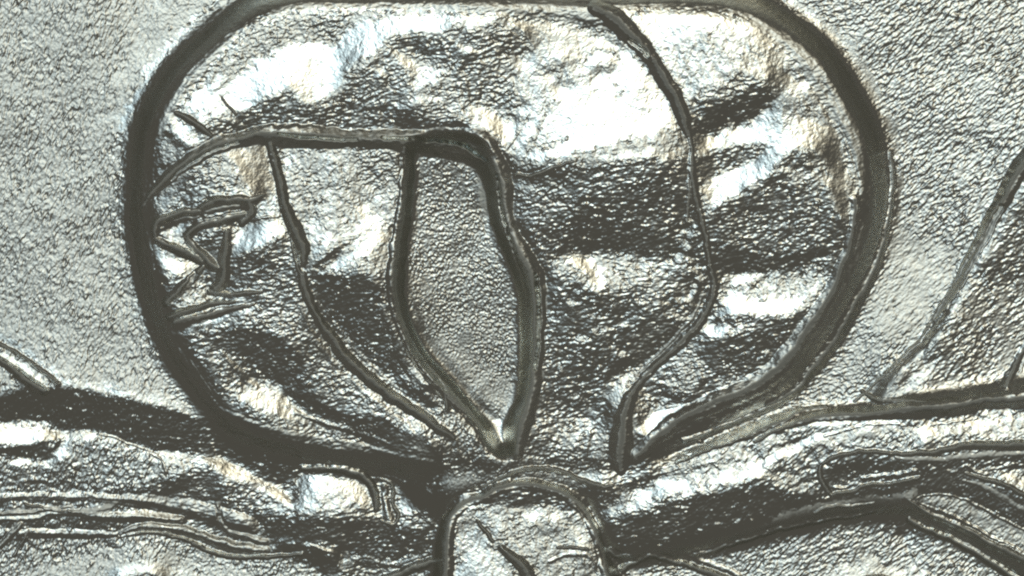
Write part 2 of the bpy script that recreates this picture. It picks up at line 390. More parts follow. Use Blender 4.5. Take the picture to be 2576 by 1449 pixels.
# --- left panel
patch(0.58, [(640, 350), (680, 355), (700, 480), (725, 560), (745, 650), (755, 760), (640, 780), (480, 790), (430, 740), (385, 650), (365, 560), (400, 500), (470, 420), (560, 370)], 10, 5)
patch(0.38, [(440, 470), (520, 440), (600, 480), (560, 510), (480, 530), (430, 530)], 20, 12)
patch(0.97, [(560, 375), (600, 360), (660, 358), (682, 365), (692, 430), (702, 500), (706, 550), (690, 560), (650, 548), (645, 510), (625, 480), (600, 430), (580, 400)], 10, 9)
patch(1.0, [(583, 590), (610, 575), (650, 562), (705, 550), (718, 575), (718, 600), (690, 605), (650, 620), (610, 640), (588, 645), (582, 620)], 7, 4)
line(0.25, [(620, 560, 6), (660, 548, 8), (700, 545, 6)], .2, 5, 2)
patch(0.30, [(600, 650), (660, 620), (720, 600), (745, 660), (755, 750), (720, 790), (640, 780), (590, 720)], 12, 6, True)
for v in (626, 640, 700, 716, 735):
    line(0.6, [(615, v + 14, 4), (660, v + 4, 5), (720, v, 4)], 0, 4, 2, k=.6)
line(0.85, [(470, 450, 18), (420, 500, 22), (380, 545, 22), (372, 580, 18), (380, 610, 18), (400, 640, 16)], 0, 12, 6)
patch(0.95, [(395, 640), (430, 650), (490, 660), (505, 672), (460, 690), (420, 690), (400, 670)], 10, 8)
patch(0.85, [(400, 580), (430, 560), (480, 565), (455, 600), (490, 650), (460, 640), (420, 605)], 12, 7)
patch(0.35, [(395, 690), (440, 700), (480, 690), (430, 740), (400, 750)], 14, 8)
# the raised mark like a letter M on its side
patch(0.05, [(390, 585), (405, 556), (440, 535), (505, 523), (560, 500), (615, 496), (660, 493), (640, 520), (634, 545), (605, 562), (550, 568), (505, 582), (486, 600), (505, 635), (560, 660), (540, 676), (500, 664), (460, 645), (412, 622), (386, 605)], 7, 2)
patch(0.86, [(404, 588), (425, 570), (470, 560), (492, 562), (466, 588), (470, 604), (495, 638), (470, 630), (430, 612)], 6, 3)
patch(0.08, [(500, 598), (535, 590), (575, 582), (584, 610), (580, 660), (580, 700), (590, 725), (560, 735), (522, 730), (520, 690), (540, 660), (505, 630)], 8, 4)
line(0.05, [(392, 604, 14), (388, 580, 21), (398, 558, 25), (420, 547, 27), (450, 538, 27), (505, 534, 21)], .40, soft=6)
line(0.25, [(410, 562, 6), (450, 553, 10), (500, 548, 12)], .2, soft=6, satin=.6)
line(0.05, [(505, 526, 21), (530, 514, 29), (560, 504, 29), (600, 501, 25), (640, 504, 21), (658, 494, 11)], .40, soft=6)
line(0.22, [(520, 534, 12), (560, 522, 14), (605, 516, 14)], .2, soft=6, satin=.6)
line(0.60, [(486, 568, 7), (515, 550, 9), (560, 536, 9), (600, 529, 7)], -.15, 5, 1)
line(0.05, [(468, 592, 23), (490, 575, 23), (530, 560, 23), (575, 548, 23), (615, 541, 21)], .40, soft=5)
line(0.42, [(485, 590, 5), (530, 580, 7), (590, 570, 7)], -.05, 5, 1, sa=0)
line(0.04, [(630, 505, 21), (634, 522, 25), (630, 542, 25), (612, 560, 21)], .40, soft=6)
line(0.06, [(390, 598, 16), (412, 612, 27), (445, 626, 29), (480, 640, 29), (508, 660, 23)], .40, soft=6)
line(0.62, [(418, 602, 6), (455, 618, 8), (488, 635, 6)], -.05, 5, 1)
line(0.04, [(470, 596, 23), (480, 614, 25), (504, 640, 29), (530, 662, 31), (545, 672, 25)], .40, soft=6)
line(0.06, [(574, 580, 16), (570, 620, 29), (562, 660, 37), (560, 700, 37), (545, 728, 35)], .40, soft=7)
line(0.08, [(512, 672, 16), (485, 698, 27), (450, 730, 33), (420, 762, 35)], .40, soft=7)
line(0.50, [(490, 690, 10), (465, 730, 12), (430, 765, 6), (415, 780, 4)], -.1, 6, 2, satin=.7, sa=0)
patch(0.62, [(470, 740), (500, 700), (510, 740), (480, 760)], 12, 7)
line(0.10, [(530, 737, 18), (580, 738, 16), (630, 735, 14), (658, 732, 6)], soft=6)
line(0.12, [(425, 800, 26), (470, 785, 24), (520, 768, 18), (590, 757, 10)], soft=7)
patch(0.25, [(440, 800), (520, 775), (620, 750), (660, 755), (600, 790), (500, 810), (455, 830)], 10, 5, True)
line(0.10, [(440, 815, 34), (500, 800, 30), (560, 782, 22), (640, 765, 8)], .25, 8)
line(1.0, [(458, 846, 20), (490, 826, 26), (530, 812, 24), (570, 800, 16), (610, 786, 9), (640, 776, 4)], -.03, 7, 3)
# lower left panel
patch(0.30, [(445, 860), (500, 840), (600, 800), (740, 780), (760, 830), (860, 950), (940, 1010), (1010, 1080), (900, 1095), (760, 1050), (640, 1070), (560, 1020), (490, 930)], 12, 6, True)
patch(0.42, [(620, 790), (740, 775), (760, 830), (740, 870), (680, 845), (600, 815)], 16, 8, True)
patch(0.08, [(520, 860), (590, 828), (650, 825), (700, 845), (730, 870), (760, 920), (740, 970), (680, 970), (620, 910), (560, 870)], 18, 7, True)
patch(0.07, [(650, 900), (720, 920), (760, 980), (830, 1030), (900, 1050), (980, 1060), (1060, 1100), (1100, 1150), (1080, 1200), (950, 1150), (860, 1060), (780, 1030), (700, 985)], 16, 6)
patch(0.38, [(780, 900), (860, 950), (930, 1010), (920, 1040), (840, 1020), (780, 970)], 20, 10, True)
line(0.85, [(555, 885, 8), (575, 910, 14), (600, 935, 18), (640, 975, 22)], None, 8, 5)
patch(0.94, [(590, 985), (620, 975), (660, 965), (700, 990), (740, 1015), (770, 1040), (750, 1055), (690, 1050), (640, 1030), (600, 1010)], 14, 10, True)
line(0.78, [(740, 1035, 18), (800, 1058, 16), (870, 1078, 20), (930, 1098, 16), (985, 1115, 8)], None, 7, 5)
line(0.75, [(789, 1085, 8), (860, 1092, 12), (920, 1108, 10)], 0, 7, 5, k=.8)
line(0.97, [(756, 775, 8), (775, 820, 14), (800, 862, 22), (822, 888, 26), (845, 915, 14)], None, 7, 4)
line(0.95, [(880, 950, 8), (915, 985, 16), (955, 1020, 24), (985, 1045, 18), (1010, 1060, 12)], None, 9, 7)
patch(0.45, [(980, 1040), (1040, 1045), (1100, 1070), (1130, 1100), (1090, 1110), (1020, 1080)], 18, 12)

# --- folds running down to the knot
patch(0.42, [(1100, 1040), (1150, 1050), (1200, 1090), (1240, 1130), (1230, 1160), (1190, 1170), (1140, 1120), (1100, 1080)], 14, 8)
line(0.98, [(1130, 1028, 12), (1175, 1052, 20), (1208, 1083, 22), (1235, 1118, 18), (1250, 1150, 14)], None, 8, 5)
line(0.92, [(1138, 1098, 16), (1150, 1135, 20), (1172, 1160, 16), (1195, 1165, 14), (1210, 1148, 8)], None, 8, 6)
patch(0.68, [(1105, 1205), (1160, 1185), (1230, 1165), (1290, 1140), (1360, 1160), (1440, 1180), (1500, 1200), (1540, 1225), (1500, 1240), (1420, 1215), (1340, 1195), (1260, 1205), (1190, 1235), (1130, 1270), (1100, 1260)], 14, 9)
patch(1.0, [(1445, 1190), (1480, 1183), (1515, 1192), (1545, 1210), (1525, 1220), (1490, 1220), (1465, 1207)], 8, 5)
line(0.10, [(1215, 1225, 8), (1262, 1200, 10), (1311, 1184, 12), (1379, 1179, 14), (1430, 1190, 14), (1463, 1207, 16), (1504, 1224, 16), (1540, 1222, 10)], soft=6, mot=3)
patch(0.97, [(1475, 1262), (1505, 1252), (1540, 1256), (1560, 1275), (1530, 1300), (1495, 1295)], 10, 7)
patch(0.96, [(1560, 1250), (1590, 1225), (1640, 1225), (1645, 1265), (1600, 1280), (1570, 1275)], 12, 9)

# --- left ribbon
patch(0.36, [(-200, 1060), (100, 1060), (350, 1125), (560, 1150), (640, 1190), (740, 1270), (750, 1180), (1000, 1200), (1110, 1230), (1110, 1420), (900, 1440), (700, 1400), (400, 1345), (-200, 1330)], 14, 8, True)
patch(0.98, [(-100, 1075), (30, 1068), (95, 1062), (125, 1078), (160, 1090), (240, 1090), (180, 1108), (120, 1112), (60, 1118), (-100, 1118)], 8, 6)
patch(0.14, [(-50, 1128), (60, 1125), (110, 1112), (145, 1118), (135, 1150), (100, 1165), (50, 1150), (-50, 1145)], 8, 4)
patch(0.97, [(18, 1172), (32, 1156), (60, 1155), (100, 1160), (120, 1168), (140, 1140), (150, 1120), (165, 1115), (160, 1145), (135, 1168), (100, 1174), (50, 1170)], 6, 3)
patch(0.98, [(203, 1112), (215, 1098), (238, 1090), (243, 1100), (228, 1112)], 5, 2)
line(0.97, [(160, 1155, 5), (172, 1130, 5)], 0, 4, 1)
line(0.9, [(150, 1180, 5), (165, 1160, 6), (180, 1135, 5)], 0, 4, 1)
line(0.75, [(150, 1182, 5), (180, 1182, 4), (210, 1185, 3)], 0, 4, 2)
line(0.85, [(243, 1095, 5), (290, 1103, 6), (330, 1118, 6), (360, 1128, 5), (395, 1145, 5)], -.2, 5, 2)
line(0.8, [(370, 1140, 5), (400, 1152, 7), (412, 1180, 7), (415, 1200, 5)], -.2, 5, 2)
line(0.7, [(385, 1190, 5), (410, 1203, 6), (425, 1200, 5)], 0, 5, 2)
patch(0.97, [(400, 1140), (430, 1135), (480, 1142), (530, 1152), (570, 1160), (610, 1180), (640, 1205), (625, 1212), (590, 1200), (550, 1185), (520, 1160), (490, 1152), (440, 1160), (415, 1165)], 8, 6)
patch(0.97, [(545, 1172), (600, 1172), (640, 1205), (660, 1222), (700, 1230), (735, 1262), (748, 1290), (730, 1275), (690, 1250), (640, 1225), (580, 1205), (555, 1190)], 7, 5)
patch(0.52, [(420, 1160), (480, 1152), (500, 1165), (470, 1185), (430, 1195)], 14, 10)
patch(0.36, [(560, 1210), (640, 1225), (700, 1262), (740, 1295), (720, 1320), (640, 1320), (590, 1290), (570, 1240)], 10, 7, True)
patch(0.08, [(495, 1165), (530, 1175), (555, 1210), (570, 1260), (600, 1310), (640, 1340), (560, 1330), (500, 1300), (420, 1280), (300, 1250), (380, 1220), (440, 1200), (480, 1195)], 18, 7)
line(0.06, [(-50, 1252, 20), (120, 1250, 22), (250, 1252, 24), (350, 1262, 40), (450, 1280, 50), (540, 1300, 60), (620, 1325, 60)], .12)
line(0.28, [(-60, 1292, 10), (60, 1290, 14), (120, 1280, 10), (180, 1275, 6)], -.1, 7, 2, satin=.9)
line(0.06, [(-60, 1308, 12), (80, 1306, 16), (130, 1290, 14), (250, 1300, 24), (340, 1300, 34), (450, 1310, 40)], .15)
line(0.12, [(60, 1268, 8), (120, 1280, 10), (180, 1290, 8)])
line(0.2, [(180, 1290, 12), (240, 1285, 16), (290, 1265, 14)], -.1, 7, 3, satin=.6)
line(0.06, [(-60, 1350, 30), (100, 1345, 24), (180, 1345, 22), (260, 1345, 20), (310, 1348, 14), (340, 1342, 10)], .15)
line(0.42, [(-30, 1385, 16), (5, 1365, 20), (30, 1345, 22), (50, 1322, 16)], -.15, 7, 3, satin=.9, sa=.1)
line(0.05, [(30, 1400, 8), (55, 1365, 10), (70, 1340, 8)])
patch(0.06, [(620, 1300), (760, 1310), (900, 1310), (1000, 1330), (1080, 1350), (1060, 1400), (900, 1390), (800, 1370), (700, 1350)], 18, 8, True)
patch(0.25, [(880, 1340), (1000, 1340), (1090, 1370), (1080, 1400), (960, 1400)], 22, 12, True, k=.7)
patch(0.28, [(600, 1335), (700, 1350), (800, 1375), (820, 1395), (700, 1390), (620, 1370)], 12, 5)
line(0.30, [(548, 1270, 12), (552, 1310, 14), (575, 1335, 18), (620, 1355, 22), (670, 1365, 16)], -.15, 7, 2, satin=.9, sa=.1)
line(0.42, [(300, 1346, 8), (335, 1330, 18), (380, 1326, 24), (440, 1330, 26), (490, 1345, 28), (540, 1362, 32), (600, 1380, 34), (670, 1385, 20)], -.15, 7, 3, satin=.8, sa=.12)
line(0.8, [(310, 1342, 4), (335, 1332, 5), (350, 1326, 4)], -.1, 4, 1)
line(0.05, [(340, 1345, 8), (400, 1342, 10), (460, 1355, 12), (510, 1382, 14), (580, 1400, 14), (660, 1402, 12), (760, 1395, 12)])
patch(0.46, [(-100, 1372), (140, 1355), (300, 1360), (400, 1352), (500, 1395), (600, 1410), (700, 1405), (820, 1420), (840, 1480), (840, 1600), (-100, 1600)], 14, 8)
patch(0.64, [(120, 1415), (250, 1400), (420, 1400), (560, 1430), (620, 1480), (100, 1480)], 40, 20)
line(0.9, [(265, 1460, 18), (300, 1440, 16), (345, 1427, 18), (390, 1430, 18), (425, 1442, 22), (450, 1455, 20)], 0, 10, 6)
patch(0.15, [(285, 1475), (310, 1455), (345, 1448), (385, 1450), (410, 1475), (400, 1600), (290, 1600)], 8, 2)
# upper strips of the left ribbon
patch(0.09, [(-200, 1000), (0, 992), (40, 985), (75, 960), (120, 972), (150, 975), (230, 988), (300, 1000), (400, 1025), (500, 1048), (570, 1060), (640, 1100), (760, 1130), (760, 1190), (760, 1250), (700, 1225), (640, 1195), (560, 1152), (400, 1136), (340, 1120), (240, 1088), (140, 1082), (90, 1056), (0, 1062), (-200, 1075)], 8, 3)
H[:] += 0
line(0.10, [(-40, 835, 8), (0, 862, 10), (50, 895, 12), (100, 930, 14), (145, 965, 16)])
patch(0.96, [(-60, 850), (0, 880), (50, 915), (110, 955), (130, 968), (90, 962), (40, 930), (0, 900), (-60, 880)], 6, 3)
line(0.08, [(-60, 870, 20), (0, 905, 20), (30, 930, 24), (70, 960, 28), (110, 985, 30)])
line(0.6, [(-20, 925, 6), (10, 950, 8), (40, 980, 6)], 0, 5, 2)
patch(0.45, [(-60, 950), (0, 965), (35, 985), (-60, 992)], 8, 5)
patch(0.98, [(598, 1098), (612, 1090), (628, 1105), (615, 1114)], 6, 3)
patch(0.26, [(640, 1120), (700, 1130), (760, 1150), (750, 1170), (680, 1165)], 12, 8, True, k=.8)
line(0.66, [(660, 1112, 5), (720, 1140, 8), (789, 1152, 10), (850, 1160, 10), (920, 1180, 12), (970, 1198, 12), (1020, 1212, 14)], None, 7, 5)
patch(0.95, [(752, 1205), (775, 1196), (830, 1196), (880, 1205), (912, 1222), (930, 1250), (932, 1275), (905, 1275), (880, 1262), (830, 1270), (800, 1285), (765, 1290), (748, 1275)], 8, 6)
patch(0.66, [(800, 1235), (860, 1225), (890, 1250), (860, 1275), (790, 1290)], 18, 14, k=.8)
line(0.10, [(760, 1178, 22), (850, 1180, 22), (905, 1198, 26), (936, 1228, 26), (944, 1255, 20), (944, 1285, 14)], soft=7)
line(0.98, [(968, 1226, 20), (968, 1260, 22), (972, 1290, 28), (980, 1312, 30)], -.15, 6, 4)
line(0.10, [(960, 1208, 6), (982, 1212, 10), (990, 1240, 12), (988, 1270, 10), (1000, 1295, 12), (990, 1320, 10), (960, 1315, 8)], soft=5)
patch(0.90, [(1005, 1220), (1050, 1212), (1100, 1225), (1095, 1290), (1060, 1300), (1010, 1295)], 12, 10)
line(0.85, [(780, 1372, 6), (810, 1385, 12), (835, 1392, 12), (850, 1402, 6)], None, 6, 3)
patch(0.05, [(700, 1385), (760, 1370), (820, 1400), (850, 1420), (860, 1500), (830, 1500), (800, 1430)], 10, 4)
patch(0.98, [(852, 1430), (862, 1412), (882, 1408), (884, 1425), (866, 1438)], 8, 4)
line(0.80, [(885, 1405, 10), (930, 1420, 14), (980, 1422, 16), (1030, 1412, 14), (1090, 1390, 10)], None, 8, 6)
line(0.05, [(960, 1460, 24), (1010, 1442, 26), (1060, 1420, 26), (1110, 1412, 30)])

# --- knot
patch(0.64, [(1130, 1480), (1140, 1360), (1150, 1300), (1200, 1275), (1300, 1245), (1420, 1260), (1480, 1340), (1510, 1440), (1510, 1540), (1130, 1540)], 14, 8)
patch(0.28, [(1180, 1275), (1260, 1240), (1360, 1240), (1450, 1275), (1480, 1330), (1420, 1290), (1340, 1270), (1250, 1280)], 16, 6)
patch(0.99, [(1152, 1348), (1175, 1332), (1212, 1330), (1230, 1355), (1252, 1395), (1262, 1430), (1265, 1540), (1145, 1540), (1150, 1440), (1148, 1390)], 9, 7)
patch(0.9, [(1205, 1285), (1250, 1268), (1270, 1290), (1240, 1330), (1215, 1310)], 12, 11, k=.8)
line(0.12, [(1203, 1312, 8), (1222, 1335, 12), (1240, 1360, 14)], soft=5)
line(0.10, [(1262, 1375, 16), (1290, 1400, 28), (1315, 1425, 34), (1340, 1465, 34)], soft=9, mot=5)
patch(0.92, [(1305, 1322), (1318, 1305), (1350, 1285), (1385, 1280), (1415, 1292), (1400, 1308), (1360, 1310), (1325, 1318)], 8, 6)
line(0.92, [(1300, 1338, 10), (1340, 1334, 14), (1400, 1338, 12)], 0, 6, 4)
line(0.88, [(1275, 1360, 14), (1300, 1375, 16), (1330, 1362, 8)], 0, 8, 7)
line(0.62, [(1427, 1312, 12), (1427, 1340, 12), (1424, 1375, 12)], 0, 5, 2)
patch(0.93, [(1440, 1335), (1460, 1330), (1490, 1365), (1492, 1380), (1450, 1372)], 9, 7)
line(0.15, [(1400, 1378, 8), (1440, 1378, 10), (1480, 1382, 8)])
patch(0.9, [(1372, 1370), (1390, 1368), (1390, 1395), (1375, 1395)], 7, 5)
line(0.90, [(1385, 1412, 10), (1410, 1400, 14), (1445, 1394, 14), (1478, 1400, 12), (1500, 1425, 10), (1510, 1455, 10)], -.1, 6, 3)
line(0.06, [(1118, 1500, 46), (1118, 1420, 46), (1122, 1340, 44), (1135, 1295, 46), (1170, 1262, 40), (1210, 1247, 34), (1245, 1232, 34), (1295, 1218, 34), (1362, 1222, 34), (1413, 1238, 40), (1455, 1265, 42), (1480, 1300, 34), (1500, 1345, 34), (1520, 1390, 36), (1528, 1440, 40), (1530, 1500, 44)], .30, 9)
line(0.55, [(1290, 1205, 4), (1340, 1201, 6), (1390, 1209, 7), (1430, 1222, 5)], 0, 5, 3)

# --- right ribbon
patch(0.28, [(1540, 1180), (1700, 1130), (1850, 1080), (2000, 1030), (2200, 1010), (2750, 990), (2750, 1600), (2560, 1600), (2280, 1290), (2000, 1330), (1750, 1390), (1540, 1400), (1500, 1260)], 14, 8, True)
patch(0.46, [(1860, 1110), (1960, 1060), (2060, 1020), (2160, 960), (2230, 900), (2330, 850), (2250, 950), (2220, 1010), (2100, 1030), (2000, 1050)], 16, 10)
patch(0.40, [(1990, 1000), (1930, 1010), (1860, 1040), (1800, 1070), (1850, 1075), (1930, 1040)], 10, 6, satin=.5)
line(0.06, [(2010, 990, 10), (1950, 1020, 14), (1880, 1050, 12), (1800, 1080, 12), (1720, 1110, 18)], soft=7, mot=3)
line(0.05, [(2080, 1020, 10), (2020, 1035, 14), (1980, 1055, 20), (1900, 1088, 20), (1830, 1115, 16), (1760, 1140, 12), (1700, 1165, 8)], soft=8, mot=4)
line(0.6, [(1640, 1180, 8), (1700, 1150, 8), (1780, 1125, 8), (1850, 1100, 6), (1920, 1070, 5)], -.1, 6, 4)
line(0.7, [(1560, 1185, 10), (1620, 1170, 12), (1690, 1160, 8)], -.1, 7, 4)
line(0.62, [(1650, 1195, 10), (1700, 1180, 10), (1760, 1160, 6)], -.1, 6, 4)
patch(0.30, [(1700, 1040), (1800, 1005), (1860, 990), (1800, 1060), (1700, 1110), (1640, 1150)], 20, 8, satin=.4, k=.6)
line(0.04, [(1900, 1110, 10), (1960, 1080, 16), (2040, 1055, 24), (2100, 1042, 34), (2180, 1040, 38), (2300, 1032, 46), (2420, 1018, 48), (2500, 1008, 46), (2700, 990, 46)], .36, 9)
patch(0.70, [(2080, 1095), (2200, 1070), (2340, 1062), (2460, 1045), (2700, 1030), (2700, 1085), (2480, 1100), (2300, 1105), (2150, 1115), (2090, 1130)], 12, 9)
patch(0.42, [(2180, 1095), (2300, 1090), (2320, 1120), (2200, 1130), (2100, 1140)], 16, 9)
patch(1.0, [(1922, 1178), (1930, 1152), (1955, 1130), (1985, 1122), (2010, 1115), (2035, 1100), (2060, 1090), (2075, 1095), (2060, 1112), (2030, 1128), (2000, 1145), (1965, 1162), (1935, 1175)], 6, 3)
line(0.99, [(2075, 1098, 8), (2110, 1088, 10), (2150, 1076, 8)], -.1, 5, 3)
patch(0.97, [(2310, 1075), (2325, 1062), (2342, 1062), (2340, 1100), (2318, 1105)], 8, 5)
patch(0.97, [(2430, 1060), (2480, 1052), (2560, 1045), (2550, 1065), (2490, 1075), (2450, 1085), (2435, 1075)], 8, 7)
line(0.9, [(2340, 1070, 8), (2400, 1060, 8), (2460, 1052, 8)], -.1, 5, 4)
line(0.9, [(2130, 1078, 6), (2200, 1068, 8), (2260, 1068, 8), (2310, 1072, 6)], -.1, 5, 5, k=.8)
line(0.85, [(2190, 1072, 10), (2185, 1095, 10), (2180, 1110, 6)], 0, 6, 5, k=.8)
patch(0.76, [(1500, 1310), (1530, 1270), (1620, 1225), (1720, 1195), (1820, 1165), (1900, 1150), (1930, 1180), (1900, 1200), (1820, 1225), (1720, 1245), (1620, 1270), (1560, 1290)], 20, 14)
patch(1.0, [(1855, 1180), (1885, 1168), (1915, 1180), (1925, 1192), (1890, 1205), (1870, 1195)], 10, 8)
patch(0.98, [(1560, 1255), (1590, 1230), (1640, 1228), (1650, 1260), (1600, 1278)], 10, 9)
patch(0.98, [(1670, 1240), (1700, 1215), (1740, 1225), (1740, 1250), (1700, 1262)], 10, 10, k=.9)
patch(0.60, [(1690, 1150), (1800, 1120), (1900, 1100), (1960, 1090), (1920, 1130), (1830, 1160), (1700, 1190)], 22, 12)
patch(0.38, [(1940, 1190), (2000, 1150), (2070, 1120), (2065, 1200), (2060, 1240), (1980, 1240), (1940, 1220)], 14, 9)
line(0.04, [(2085, 1238, 16), (2065, 1205, 14), (2066, 1172, 12), (2090, 1155, 14), (2130, 1140, 14), (2200, 1135, 12), (2270, 1140, 12), (2330, 1138, 16), (2380, 1130, 14), (2450, 1120, 22), (2540, 1120, 26), (2700, 1120, 30)], soft=6)
patch(0.14, [(2085, 1180), (2120, 1155), (2260, 1150), (2400, 1150), (2700, 1140), (2700, 1175), (2450, 1180), (2320, 1190), (2200, 1190), (2110, 1200), (2080, 1220)], 8, 4)
line(0.30, [(2250, 1150, 6), (2300, 1155, 12), (2380, 1156, 14), (2450, 1146, 14), (2560, 1142, 12), (2700, 1140, 12)], -.1, 6, 2, satin=.8, sa=.1)
line(0.64, [(2085, 1215, 14), (2110, 1205, 20)], 0, 8, 7)
line(0.78, [(2100, 1230, 14), (2125, 1228, 12)], -.15, 6, 4)
line(0.72, [(2170, 1205, 12), (2210, 1200, 16), (2260, 1196, 18), (2305, 1184, 16)], -.15, 6, 4)
line(0.03, [(2090, 1245, 10), (2140, 1238, 14), (2180, 1222, 12), (2250, 1216, 12), (2310, 1202, 12)])
# dark band below the crest
patch(0.07, [(1530, 1310), (1600, 1300), (1700, 1268), (1800, 1240), (1870, 1225), (1950, 1235), (2000, 1245), (2100, 1250), (2250, 1222), (2330, 1180), (2420, 1190), (2400, 1230), (2320, 1255), (2280, 1245), (2200, 1250), (2080, 1262), (1980, 1290), (1900, 1320), (1820, 1350), (1750, 1380), (1640, 1380), (1560, 1380), (1535, 1350)], 14, 6)
for u, v, r in ((1758, 1336, 8), (1858, 1310, 8), (1720, 1280, 6), (1805, 1315, 7), (1680, 1355, 6), (1880, 1240, 6), (1750, 1372, 12), (2020, 1225, 14), (1985, 1205, 10)):
    patch(0.7, [(u - r * 1.4, v), (u, v - r * .8), (u + r * 1.4, v), (u, v + r * .7)], 5, 2, k=.95)
patch(0.27, [(1900, 1325), (1960, 1295), (2040, 1270), (2110, 1255), (2200, 1250), (2285, 1240), (2320, 1215), (2290, 1262), (2210, 1282), (2120, 1300), (2040, 1312), (1950, 1335), (1850, 1360), (1830, 1352)], 8, 3, satin=.85)
line(0.05, [(2050, 1290, 8), (2090, 1275, 14), (2150, 1272, 10), (2200, 1268, 6)])
line(0.04, [(1740, 1400, 16), (1820, 1378, 16), (1900, 1352, 14), (1980, 1330, 14), (2060, 1314, 14), (2130, 1300, 12), (2200, 1288, 8)])
# lower field, right
patch(0.46, [(1640, 1410), (1740, 1410), (1850, 1380), (2000, 1340), (2120, 1310), (2250, 1300), (2330, 1340), (2420, 1390), (2520, 1460), (2600, 1600), (1950, 1600), (1850, 1440), (1700, 1420)], 14, 8)
patch(0.30, [(2180, 1295), (2270, 1290), (2330, 1345), (2380, 1380), (2250, 1360), (2180, 1330)], 24, 10, k=.8)
patch(0.85, [(2100, 1445), (2180, 1415), (2280, 1435), (2320, 1480), (2100, 1490)], 30, 20)
line(0.03, [(2160, 1462, 14), (2200, 1452, 16), (2260, 1462, 12)])
line(0.88, [(1545, 1408, 10), (1580, 1412, 10), (1610, 1392, 10), (1640, 1384, 8), (1690, 1395, 14), (1750, 1408, 16), (1810, 1428, 18), (1860, 1450, 20)], -.1, 6, 4)
line(0.05, [(1535, 1385, 20), (1560, 1402, 16), (1590, 1395, 10)])
line(0.04, [(1570, 1432, 26), (1600, 1415, 16), (1640, 1400, 14), (1700, 1416, 18), (1770, 1436, 20), (1840, 1465, 22)])
patch(0.95, [(1585, 1450), (1600, 1428), (1625, 1430), (1620, 1470), (1595, 1480)], 8, 7)
patch(0.4, [(1620, 1440), (1700, 1440), (1800, 1470), (1700, 1500), (1620, 1480)], 14, 9)
# plume lines at the lower right
patch(0.05, [(2330, 1190), (2400, 1180), (2440, 1200), (2600, 1270), (2700, 1330), (2700, 1400), (2600, 1350), (2480, 1285), (2400, 1250), (2310, 1248)], 12, 3)
line(0.3, [(2420, 1208, 6), (2470, 1222, 14), (2530, 1255, 16), (2600, 1300, 14)], -.1, 7, 2, satin=.7, sa=.1)
line(0.66, [(2432, 1172, 12), (2460, 1186, 16), (2485, 1190, 8)], -.1, 6, 4)
line(0.5, [(2490, 1178, 8), (2560, 1172, 8), (2700, 1165, 8)], -.1, 5, 4)
patch(0.9, [(2510, 1195), (2560, 1200), (2700, 1235), (2700, 1275), (2600, 1240), (2540, 1215)], 8, 5)
line(0.03, [(2430, 1190, 8), (2480, 1205, 14), (2530, 1222, 16), (2590, 1250, 16), (2700, 1310, 16)])
patch(0.36, [(2300, 1262), (2315, 1248), (2360, 1244), (2420, 1255), (2480, 1285), (2560, 1325), (2700, 1400), (2700, 1455), (2560, 1385), (2450, 1330), (2380, 1298), (2320, 1278)], 5, 2, satin=.3)
line(0.75, [(2302, 1258, 5), (2325, 1246, 6), (2380, 1246, 6), (2430, 1258, 8), (2480, 1284, 10), (2540, 1315, 9), (2700, 1392, 9)], -.15, 5, 3)
line(0.95, [(2302, 1262, 5), (2340, 1276, 8), (2390, 1295, 12), (2440, 1320, 13), (2500, 1352, 13), (2576, 1392, 14), (2700, 1455, 14)], -.15, 5, 3)
line(0.02, [(2290, 1262, 10), (2330, 1288, 16), (2400, 1318, 20), (2470, 1355, 24), (2540, 1390, 26), (2700, 1470, 28)])
line(0.84, [(2304, 1300, 8), (2325, 1312, 16), (2360, 1328, 14), (2390, 1338, 6)], -.15, 6, 3)
line(0.6, [(2385, 1338, 7), (2430, 1362, 8)], -.15, 6, 3)
line(0.03, [(2290, 1310, 22), (2340, 1335, 20), (2400, 1362, 22), (2470, 1400, 24), (2530, 1440, 24), (2600, 1480, 24)])
line(0.28, [(2400, 1352, 8), (2470, 1385, 12), (2540, 1425, 12), (2640, 1480, 12)], -.1, 6, 2, satin=.6, sa=.1)
line(0.78, [(2455, 1376, 5), (2500, 1398, 7), (2545, 1428, 7), (2590, 1455, 6)], -.15, 5, 2)
patch(0.04, [(2270, 1260), (2300, 1270), (2310, 1330), (2260, 1345), (2270, 1310)], 10, 4)

# --- right background: rod and the panel behind it
patch(0.34, [(2700, 380), (2590, 450), (2530, 560), (2470, 680), (2380, 820), (2300, 920), (2250, 985), (2490, 980), (2540, 930), (2700, 760)], 14, 8)
patch(0.14, [(2540, 560), (2700, 430), (2700, 620), (2480, 720)], 50, 18, k=.6)
for u, v, r in ((2415, 740, 12), (2400, 780, 16), (2360, 845, 14), (2480, 740, 6), (2310, 915, 12)):
    patch(0.88, [(u - r, v), (u, v - r), (u + r, v), (u, v + r)], 9, 7, k=.9)
patch(0.85, [(2265, 1000), (2290, 960), (2330, 920), (2345, 935), (2310, 985), (2290, 1003)], 10, 9)
line(0.03, [(2330, 1010, 10), (2250, 1008, 16), (2190, 1000, 14)], .2)
line(0.7, [(2330, 984, 6), (2420, 978, 7), (2490, 968, 7)], 0, 6, 4)
line(0.7, [(2600, 790, 18), (2550, 870, 18), (2510, 930, 16)], 0, 12, 8, k=.8)
line(0.10, [(2700, 770, 20), (2590, 860, 20), (2555, 920, 24), (2530, 970, 34)], .25)
line(0.26, [(2620, 860, 8), (2575, 920, 10), (2550, 980, 10)], -.1, 6, 2, satin=.7, sa=.1)
patch(0.85, [(2556, 960), (2576, 920), (2700, 850), (2700, 960), (2576, 980)], 10, 8)
